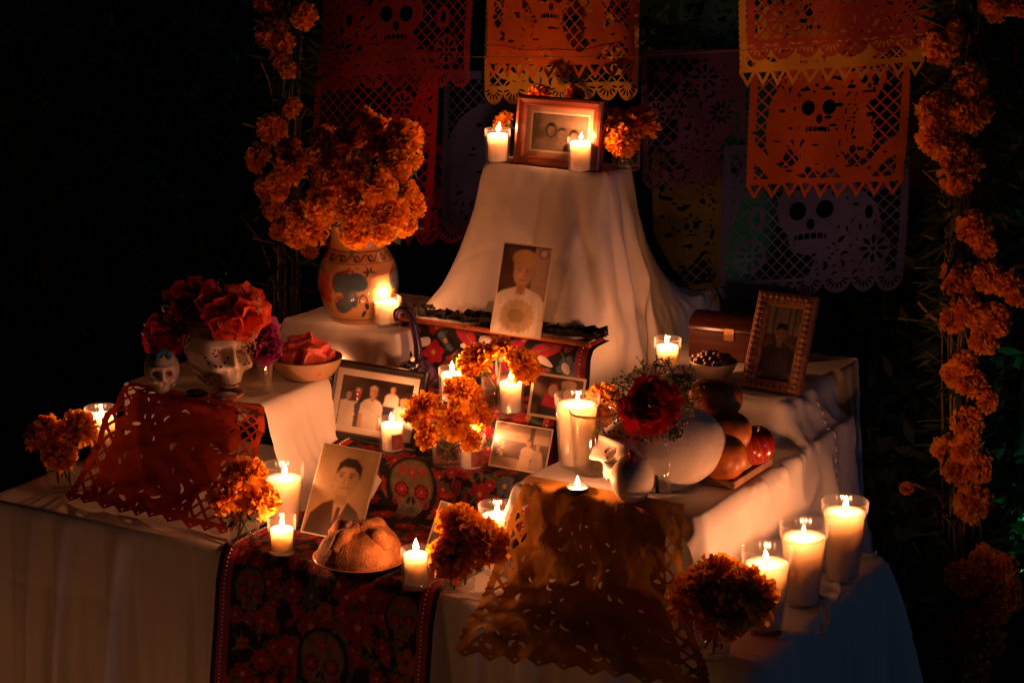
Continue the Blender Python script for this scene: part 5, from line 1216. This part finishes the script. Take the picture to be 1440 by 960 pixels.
def banner(label, corners, v, kind, colour, seed, ripple=.0055, res=.0012):
    """corners tl, tr, br, bl seen in the picture; hangs in the plane at depth v with a soft ripple"""
    tl, tr, br_, bl = [V(c[0], c[1], v) for c in corners]
    w = np.linalg.norm(tr-tl); h = np.linalg.norm(bl-tl); f = design(kind, w, h, int(w/res), int(h/res), seed)
    rs = np.random.RandomState(seed); a1, a2, a3 = rs.rand(3)*6
    ctr = (tl+tr+bl+br_)/4
    def pos(u, t):
        u = u[:, None]; t = t[:, None]; p = (tl*(1-u)+tr*u)*(1-t)+(bl*(1-u)+br_*u)*t
        p[:, 1] += (ripple*(np.sin(u*7+a1+t*2)+.6*np.sin(u*15+a2-t*3)+.7*np.sin(t*5+a3+u*2))*(.4+t))[:, 0]+.0035*crumple(u[:, 0]*w, t[:, 0]*h, seed+9, 6, 14, 60)
        return p-ctr
    o = link('cut_paper_banner', cut_mesh('cut_paper_banner', f, pos), None, PM[colour], ctr)
    tag(o, label, 'paper banner', 'cut paper banners hanging behind the altar')
    return o
banner('wine red cut paper banner at the top left, above the bright red one', ((452, -60), (668, -70), (662, 124), (448, 128)), 1.00, 'skull', 'wine', 1)
banner('bright red cut paper banner behind the marigold bouquet', ((445, 72), (618, 68), (606, 345), (432, 350)), 1.05, 'bird', 'red', 2)
banner('dark blue cut paper banner left of the pedestal candle', ((622, 100), (830, 95), (828, 330), (620, 335)), 1.10, 'bones', 'blue', 3)
banner('red cut paper banner low behind the left side of the pedestal', ((600, 205), (720, 200), (715, 340), (585, 345)), 1.13, 'floral', 'red', 12)
banner('orange cut paper banner hanging above the wooden framed photo', ((682, -90), (898, -95), (890, 112), (680, 110)), .985, 'figure', 'orange', 4)
banner('yellow cut paper banner with fan shaped hem behind the orange one', ((680, -60), (900, -65), (896, 142), (680, 148)), 1.03, 'skull', 'yellow', 5)
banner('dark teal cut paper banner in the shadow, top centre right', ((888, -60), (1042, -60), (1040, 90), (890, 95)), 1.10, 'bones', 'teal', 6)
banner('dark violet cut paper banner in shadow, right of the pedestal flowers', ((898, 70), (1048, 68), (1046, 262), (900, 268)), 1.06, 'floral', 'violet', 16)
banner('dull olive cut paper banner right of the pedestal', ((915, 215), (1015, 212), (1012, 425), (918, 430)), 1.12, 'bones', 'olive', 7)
banner('pink orange cut paper banner at the very top right', ((1046, -110), (1340, -130), (1336, 68), (1048, 88)), .91, 'skull', 'pink', 8)
banner('yellow cut paper banner under the pink one, upper right', ((1038, -60), (1305, -70), (1296, 108), (1034, 126)), .955, 'figure', 'yellow', 9)
banner('bright orange cut paper banner with skeleton figures, right side', ((1058, 60), (1282, 48), (1268, 275), (1046, 282)), 1.00, 'figure', 'orange', 10)
banner('dusky blue cut paper banner with a skull, below the orange one on the right', ((1016, 205), (1280, 190), (1268, 408), (1008, 425)), 1.05, 'skull', 'blue', 11)
# the lines they hang from
for (a, b), lab in ((((430, -62), (1345, -112)), 'upper thin line the cut paper hangs from'), (((425, 70), (1345, 45)), 'lower thin line the cut paper hangs from')):
    p0, p1 = V(a[0], a[1], .98), V(b[0], b[1], .93); mb = MB(); mb.tube([p0+(p1-p0)*q-np.array([0, 0, .03*4*q*(1-q)]) for q in np.linspace(0, 1, 24)], .0008, 5); tag(mb.build('hanging_string', M['string']), lab, 'string')

def draped_paper(name, label, rows, colour, kind, seed, res=.0016, amp=.011):
    """rows: list of (left point, right point) from top to bottom"""
    L = np.array([r_[0] for r_ in rows]); R = np.array([r_[1] for r_ in rows]); d_ = np.concatenate([[0], np.cumsum(np.linalg.norm(np.diff((L+R)/2, axis=0), axis=1))]); H = d_[-1]; d_ /= H
    w = np.linalg.norm(R-L, axis=1).mean(); f = design(kind, w, H, int(w/res), int(H/res), seed, .021, .0032, True)
    tt = np.linspace(0, 1, 120); LL = np.column_stack([np.interp(tt, d_, L[:, k]) for k in range(3)]); RR_ = np.column_stack([np.interp(tt, d_, R[:, k]) for k in range(3)])
    for _ in range(14):
        for A in (LL, RR_): A[1:-1] = (A[:-2]+2*A[1:-1]+A[2:])/4
    ctr = (L.mean(0)+R.mean(0))/2
    def pos(u, t):
        l = np.column_stack([np.interp(t, tt, LL[:, k]) for k in range(3)]); r_ = np.column_stack([np.interp(t, tt, RR_[:, k]) for k in range(3)])
        p = l+(r_-l)*u[:, None]; n_ = (crumple(u*w, t*H, seed, 8, 16, 70)+.6*crumple(u*w, t*H, seed+3, 6, 60, 160)); n_ = (n_-np.percentile(n_, 12)).clip(-.1, 9)*amp*np.clip((t-.07)*7, .02, 1); p[:, 2] += n_*.8; p[:, 1] -= n_
        return p-ctr
    o = link(name, cut_mesh(name, f, pos), None, PM[colour], ctr); tag(o, label, 'paper banner'); return o
draped_paper('draped_cut_paper', 'orange red cut paper draped over the front of the left skull box', [
    (P(182, 536, TS+.010), P(372, 572, TS+.010)), (P(176, 546, TS+.009), P(372, 584, TS+.009)), (V(160, 575, .138), V(373, 610, .140)),
    (V(110, 668, .105), V(352, 712, .105)), (V(88, 703, .06), V(326, 756, .055))], 'ember', 'lace', 21)
draped_paper('draped_cut_paper', 'dull yellow cut paper draped over the front right step, in shadow', [
    (P(745, 668, TR+.011), P(963, 708, TR+.011)), (P(736, 681, TR+.010), P(962, 722, TR+.010)), (V(726, 705, .098), V(961, 745, .098)), (V(692, 800, .045), V(966, 840, .045)), (V(668, 860, -.02), V(985, 908, -.02)), (V(655, 885, -.055), V(995, 935, -.06)), (V(640, 925, -.075), V(1003, 975, -.075))], 'ochre', 'lace', 22)

# ================================================================== flower arch posts
def garland(label, pts, flowers, n_stems, rad, seed):
    p0 = np.array(pts[0]); t = thing('flower_garland', label, 'garland', p0); r = random.Random(seed)
    pts = np.array(pts)-p0; mb = MB(); md = MB()
    z_ = np.linspace(0, 1, 24); cl = np.column_stack([np.interp(z_, np.linspace(0, 1, len(pts)), pts[:, k]) for k in range(3)])
    mp = MB(); mp.tube(cl+np.array([0, .02, 0]), .016, 10); mp.build('post', M['bark'], t)
    for k in range(n_stems):
        a0 = r.uniform(0, 6.3); q0 = r.random()*.85; q1 = min(1, q0+r.uniform(.08, .25)); s_ = np.linspace(q0, q1, 8); rr2 = rad*r.uniform(.5, 1.1)
        c = np.column_stack([np.interp(s_, z_, cl[:, j]) for j in range(3)])+np.column_stack([rr2*np.cos(a0+s_*3), rr2*np.sin(a0+s_*3), 0*s_])
        if r.random() < .5: c[-1] += np.array([r.uniform(-.09, .09), r.uniform(-.09, .0), r.uniform(-.06, .06)]); c[-2] += .4*(c[-1]-c[-2])
        (mb if r.random() < .55 else md).tube(c, r.uniform(.0012, .003), 5)
    mb.build('stem_bundle', M['stem'], t)['kind'] = 'stuff'; md.build('dry_stem_bundle', M['dry_stem'], t)['kind'] = 'stuff'
    ml = MB()
    for k in range(n_stems*11):
        q = r.random(); c = np.array([np.interp(q, z_, cl[:, j]) for j in range(3)]); a = r.uniform(0, 6.3); dr = np.array([math.cos(a), math.sin(a), r.uniform(-1, .6)]); c = c+dr*rad; L = r.uniform(.02, .07)
        sd = np.cross(dr, [r.uniform(-1, 1), r.uniform(-1, 1), 1]); sd = sd/np.linalg.norm(sd)*L*.10; ml.add([c, c+dr*L*.5+sd, c+dr*L, c+dr*L*.5-sd], [(0, 1, 2, 3)])
    ml.build('leaves', M['leaf'], t, smooth=False)['kind'] = 'stuff'
    for hx, hy, rd, dv in flowers:
        q = V(hx, hy, p0[1]+dv)-p0; dd = np.array([r.uniform(-.5, .6), -1+r.uniform(-.2, .4), r.uniform(-.5, .5)]); head(t, MARI[r.randrange(5)], q, rd, dd)
    return t
vA = .86
lf = [(385, 5, .024), (427, 23, .026), (377, 47, .030), (401, 61, .022), (394, 80, .022), (405, 99, .018), (411, 152, .020), (383, 181, .032), (364, 222, .030), (378, 268, .028), (385, 292, .026), (372, 262, .022), (432, 335, .020), (436, 352, .018), (392, 325, .020), (372, 0, .026), (395, 30, .02)]
p0 = V(402, 470, vA); p1 = V(408, -80, vA); p0[2] = .0
garland('flower arch post of bound stems and small marigolds on the left', [(p0[0], vA, 0), (p0[0], vA, .45), p1*.5+V(400, 300, vA)*.5, p1], [(x, y, r_*1.15, -.045) for x, y, r_ in lf], 130, .028, 3)
c1 = [(330, 15, .036), (165, 135, .040), (220, 95, .030), (250, 225, .040), (150, 310, .040), (240, 320, .044), (150, 390, .040), (200, 430, .040), (215, 495, .042), (260, 640, .038), (290, 690, .030), (215, 780, .038), (300, 780, .036), (365, 805, .034), (240, 870, .040), (320, 900, .036), (290, 950, .036), (200, 900, .03), (380, 830, .026), (270, 300, .034), (240, 460, .034), (170, 350, .034), (310, 5, .03), (390, 15, .024)]
c2 = [(205, 90, .030), (250, 110, .040), (240, 230, .038), (180, 300, .032), (240, 300, .034), (215, 355, .038), (270, 355, .034), (255, 455, .042), (220, 660, .038), (290, 620, .038), (335, 690, .042), (280, 790, .040), (310, 840, .034), (260, 920, .038), (215, 810, .034), (70, 412, .016), (250, 680, .034), (340, 640, .034), (320, 760, .03), (300, 170, .026), (230, 860, .03), (360, 720, .03), (235, 65, .03)]
gf_ = [(1240+x/2, y/2, r_*.9, -.05) for x, y, r_ in c1]+[(1240+x/2, 480+y/2, r_*.9, -.05) for x, y, r_ in c2]
pb = V(1358, 960, vA); pt = V(1368, -80, vA)
garland('flower arch post thick with orange marigolds at the right edge', [(pb[0], vA, 0), (pb[0], vA, pb[2]), V(1350, 480, vA), V(1362, 200, vA), pt], gf_, 190, .034, 6)

# ================================================================== dark garden behind
LEAFQ = [(0, 0, 0), (.5, .18, .06), (1, 0, 0), (.5, -.18, .06)]
def shrub(name, label, loc, R, H, n, seed, mat_, leaf=.05, cat='shrub'):
    r = np.random.RandomState(seed); t = thing(name, label, cat, loc, group='plants in the dark garden')
    mb = MB()
    for k in range(7):
        a = r.rand()*6.3; mb.tube([(0, 0, 0), (R*.3*math.cos(a), R*.3*math.sin(a), H*.4), (R*.7*math.cos(a), R*.7*math.sin(a), H*(.6+.3*r.rand()))], [.018, .012, .004], 6)
    mb.build('branches', M['bark'], t)
    cl = np.column_stack([r.randn(26)*R*.42, r.randn(26)*R*.42, H*(.25+.7*r.rand(26))]); c = cl[r.randint(26, size=n)]+r.randn(n, 3)*R*.17
    d_ = r.randn(n, 3); d_ /= np.linalg.norm(d_, axis=1)[:, None]; s_ = np.cross(d_, r.randn(n, 3)); s_ /= np.linalg.norm(s_, axis=1)[:, None]; L = leaf*(.6+.8*r.rand(n, 1))
    v = np.stack([c, c+d_*L*.5+s_*L*.2, c+d_*L, c+d_*L*.5-s_*L*.2], 1).reshape(-1, 3)
    link('foliage', mesh_from('foliage', v, np.arange(n*4).reshape(-1, 4), None, False), t, mat_)
    return t
for k, (px, py, yv, R, H, lab) in enumerate(((60, 520, 2.2, .5, .9, 'dark leafy shrub at the far left behind the table'), (200, 420, 3.2, .6, 1.2, 'dark shrub behind the skull with the flower crown'), (330, 380, 2.6, .45, 1.1, 'dim shrub left of the flower arch post'), (1230, 560, 1.5, .32, .8, 'dark shrub behind the carved frame'), (1440, 300, 1.5, .35, 1.5, 'tall dark plant beyond the right flower post'), (1300, 700, 1.25, .3, .5, 'low dark plant right of the hanging white cloth'))):
    q = V(px, py, yv); shrub('garden_shrub', lab, (q[0], yv, 0), R, H, 2600, 40+k, M['shrub'], .06)
def trunk(label, px, py, v, r0, seed):
    q = V(px, py, v); t = thing('tree', label, 'tree', (q[0], v, 0), group='trees in the dark garden'); r = np.random.RandomState(seed); mb = MB()
    zz = np.linspace(0, 4.2, 14); mb.tube(np.column_stack([np.cumsum(r.randn(14)*.02), np.cumsum(r.randn(14)*.02), zz]), r0*(1-.12*zz), 16); mb.build('trunk', M['bark'], t)
    mb = MB()
    for k in range(6):
        a = r.rand()*6.3; z0 = 2.6+1.4*r.rand(); mb.tube([(0, 0, z0), (.5*math.cos(a), .5*math.sin(a), z0+.4), (1.3*math.cos(a), 1.3*math.sin(a), z0+.7)], [.06, .04, .015], 8)
    mb.build('limbs', M['bark'], t); n = 5000
    c = np.column_stack([r.randn(n)*.9, r.randn(n)*.9, 4.0+.7*r.randn(n)]); c[:, 2] = np.maximum(c[:, 2], 2.7); d_ = r.randn(n, 3); d_ /= np.linalg.norm(d_, axis=1)[:, None]; s_ = np.cross(d_, r.randn(n, 3)); s_ /= np.linalg.norm(s_, axis=1)[:, None]
    v_ = np.stack([c, c+d_*.05+s_*.02, c+d_*.1, c+d_*.05-s_*.02], 1).reshape(-1, 3); link('crown', mesh_from('crown', v_, np.arange(n*4).reshape(-1, 4), None, False), t, M['shrub'])
trunk('tree with a rough trunk behind the right hand cut paper', 1318, 300, 1.9, .10, 3)
trunk('tree with a rough trunk lit faintly green between the banners', 1035, 150, 2.3, .09, 5)
# small green garden spotlights on the ground
def spotlight(label, loc, target, energy, size):
    t = thing('garden_spotlight', label, 'spotlight', loc, group='green garden spotlights')
    mb = MB(); mb.tube([(0, 0, 0), (0, 0, .10)], .006, 8); mb.build('spike', M['metal'], t)
    dr = Vector([float(c) for c in target])-Vector((loc[0], loc[1], .12)); e = dr.to_track_quat('Z', 'Y').to_euler()
    link('lamp_housing', cached('housing', lambda: lathe('lamp_housing', [(.0005, -.05), (.03, -.045), (.04, 0), (.042, .03), (.038, .03), (.034, .0), (.0005, -.002)], 24)), t, M['metal'], (0, 0, .12), e)
    link('lens', cached('lens', lambda: lathe('lens', [(.0005, .004), (.033, .004)], 20)), t, GREEN, (0, 0, .12), e)
    ld = bpy.data.lights.new('green_spot', 'SPOT'); ld.energy = energy; ld.color = (.02, 1, .35); ld.spot_size = math.radians(size); ld.shadow_soft_size = .03
    link('green_spot', ld, t, None, Vector((0, 0, .12))+dr.normalized()*.035, dr.to_track_quat('-Z', 'Y').to_euler())
GREEN = emit_mat('green_lens', (.02, .8, .25), 2.0)
q = V(1010, 420, 1.75); spotlight('small green garden spotlight on the ground behind the altar', (float(q[0]), 1.55, 0.), V(1035, 150, 2.3), 6, 34)
q = V(1400, 600, 1.7); spotlight('small green garden spotlight beyond the right flower post', (float(q[0])+.25, 1.25, 0.), V(1440, 220, 1.5), 8.0, 46)
for px, py, lab in ((1391, 484, 'tiny green bulb shining behind the right flower post'), (1396, 318, 'tiny green bulb above the other one behind the right post')):
    q = V(px, py, 1.05); t = thing('light_bulb', lab, 'light bulb', q)
    mb = MB(); mb.ball((0, 0, 0), .0035, 10, sq=(1, 1, 1.4)); mb.build('bulb', GREEN, t)
    mb = MB(); mb.tube([(0, 0, .004), (.01, .01, .03), (.0, .02, 1.4)], .0012, 5); mb.build('wire', M['black'], t)
# far house with lit windows seen through the plants
yh = 14.0; a, b = V(215, 385, yh), V(330, 385, yh)
t = thing('far_house', 'far dark house with small lit windows, left of the arch', 'house', (a[0]-3, yh+.2, 0))
W2 = (b[0]-a[0])+9
mb = MB(); mb.box((0, 0, 0), (W2, 4, 2.6)); mb.build('wall', mat('house_wall', (.1, .1, .1), .9, .2), t, smooth=False)
mb = MB(); mb.add([(-.3, -.3, 2.602), (W2+.3, -.3, 2.602), (W2+.3, 4.3, 2.602), (-.3, 4.3, 2.602), (-.3, 2, 3.6), (W2+.3, 2, 3.6)], [(0, 1, 5, 4), (2, 3, 4, 5), (0, 4, 3), (1, 2, 5), (0, 3, 2, 1)]); mb.build('roof', mat('house_roof', (.06, .05, .05), .9, .2), t, smooth=False)
WIN = emit_mat('lit_window', (.28, .45, .5), .35)
for px, py in ((233, 370), (296, 371), (475, 352)):
    q = V(px, py, yh)-np.array(t.location); 
    mb = MB(); mb.box((q[0]-.05, -.23, q[2]-.12), (q[0]+.05, -.21, q[2]+.12)); o = mb.build('window', WIN, t, smooth=False)
    mb = MB(); mb.box((q[0]-.006, -.245, q[2]-.125), (q[0]+.006, -.231, q[2]+.125)); mb.build('frame', M['black'], o, smooth=False)
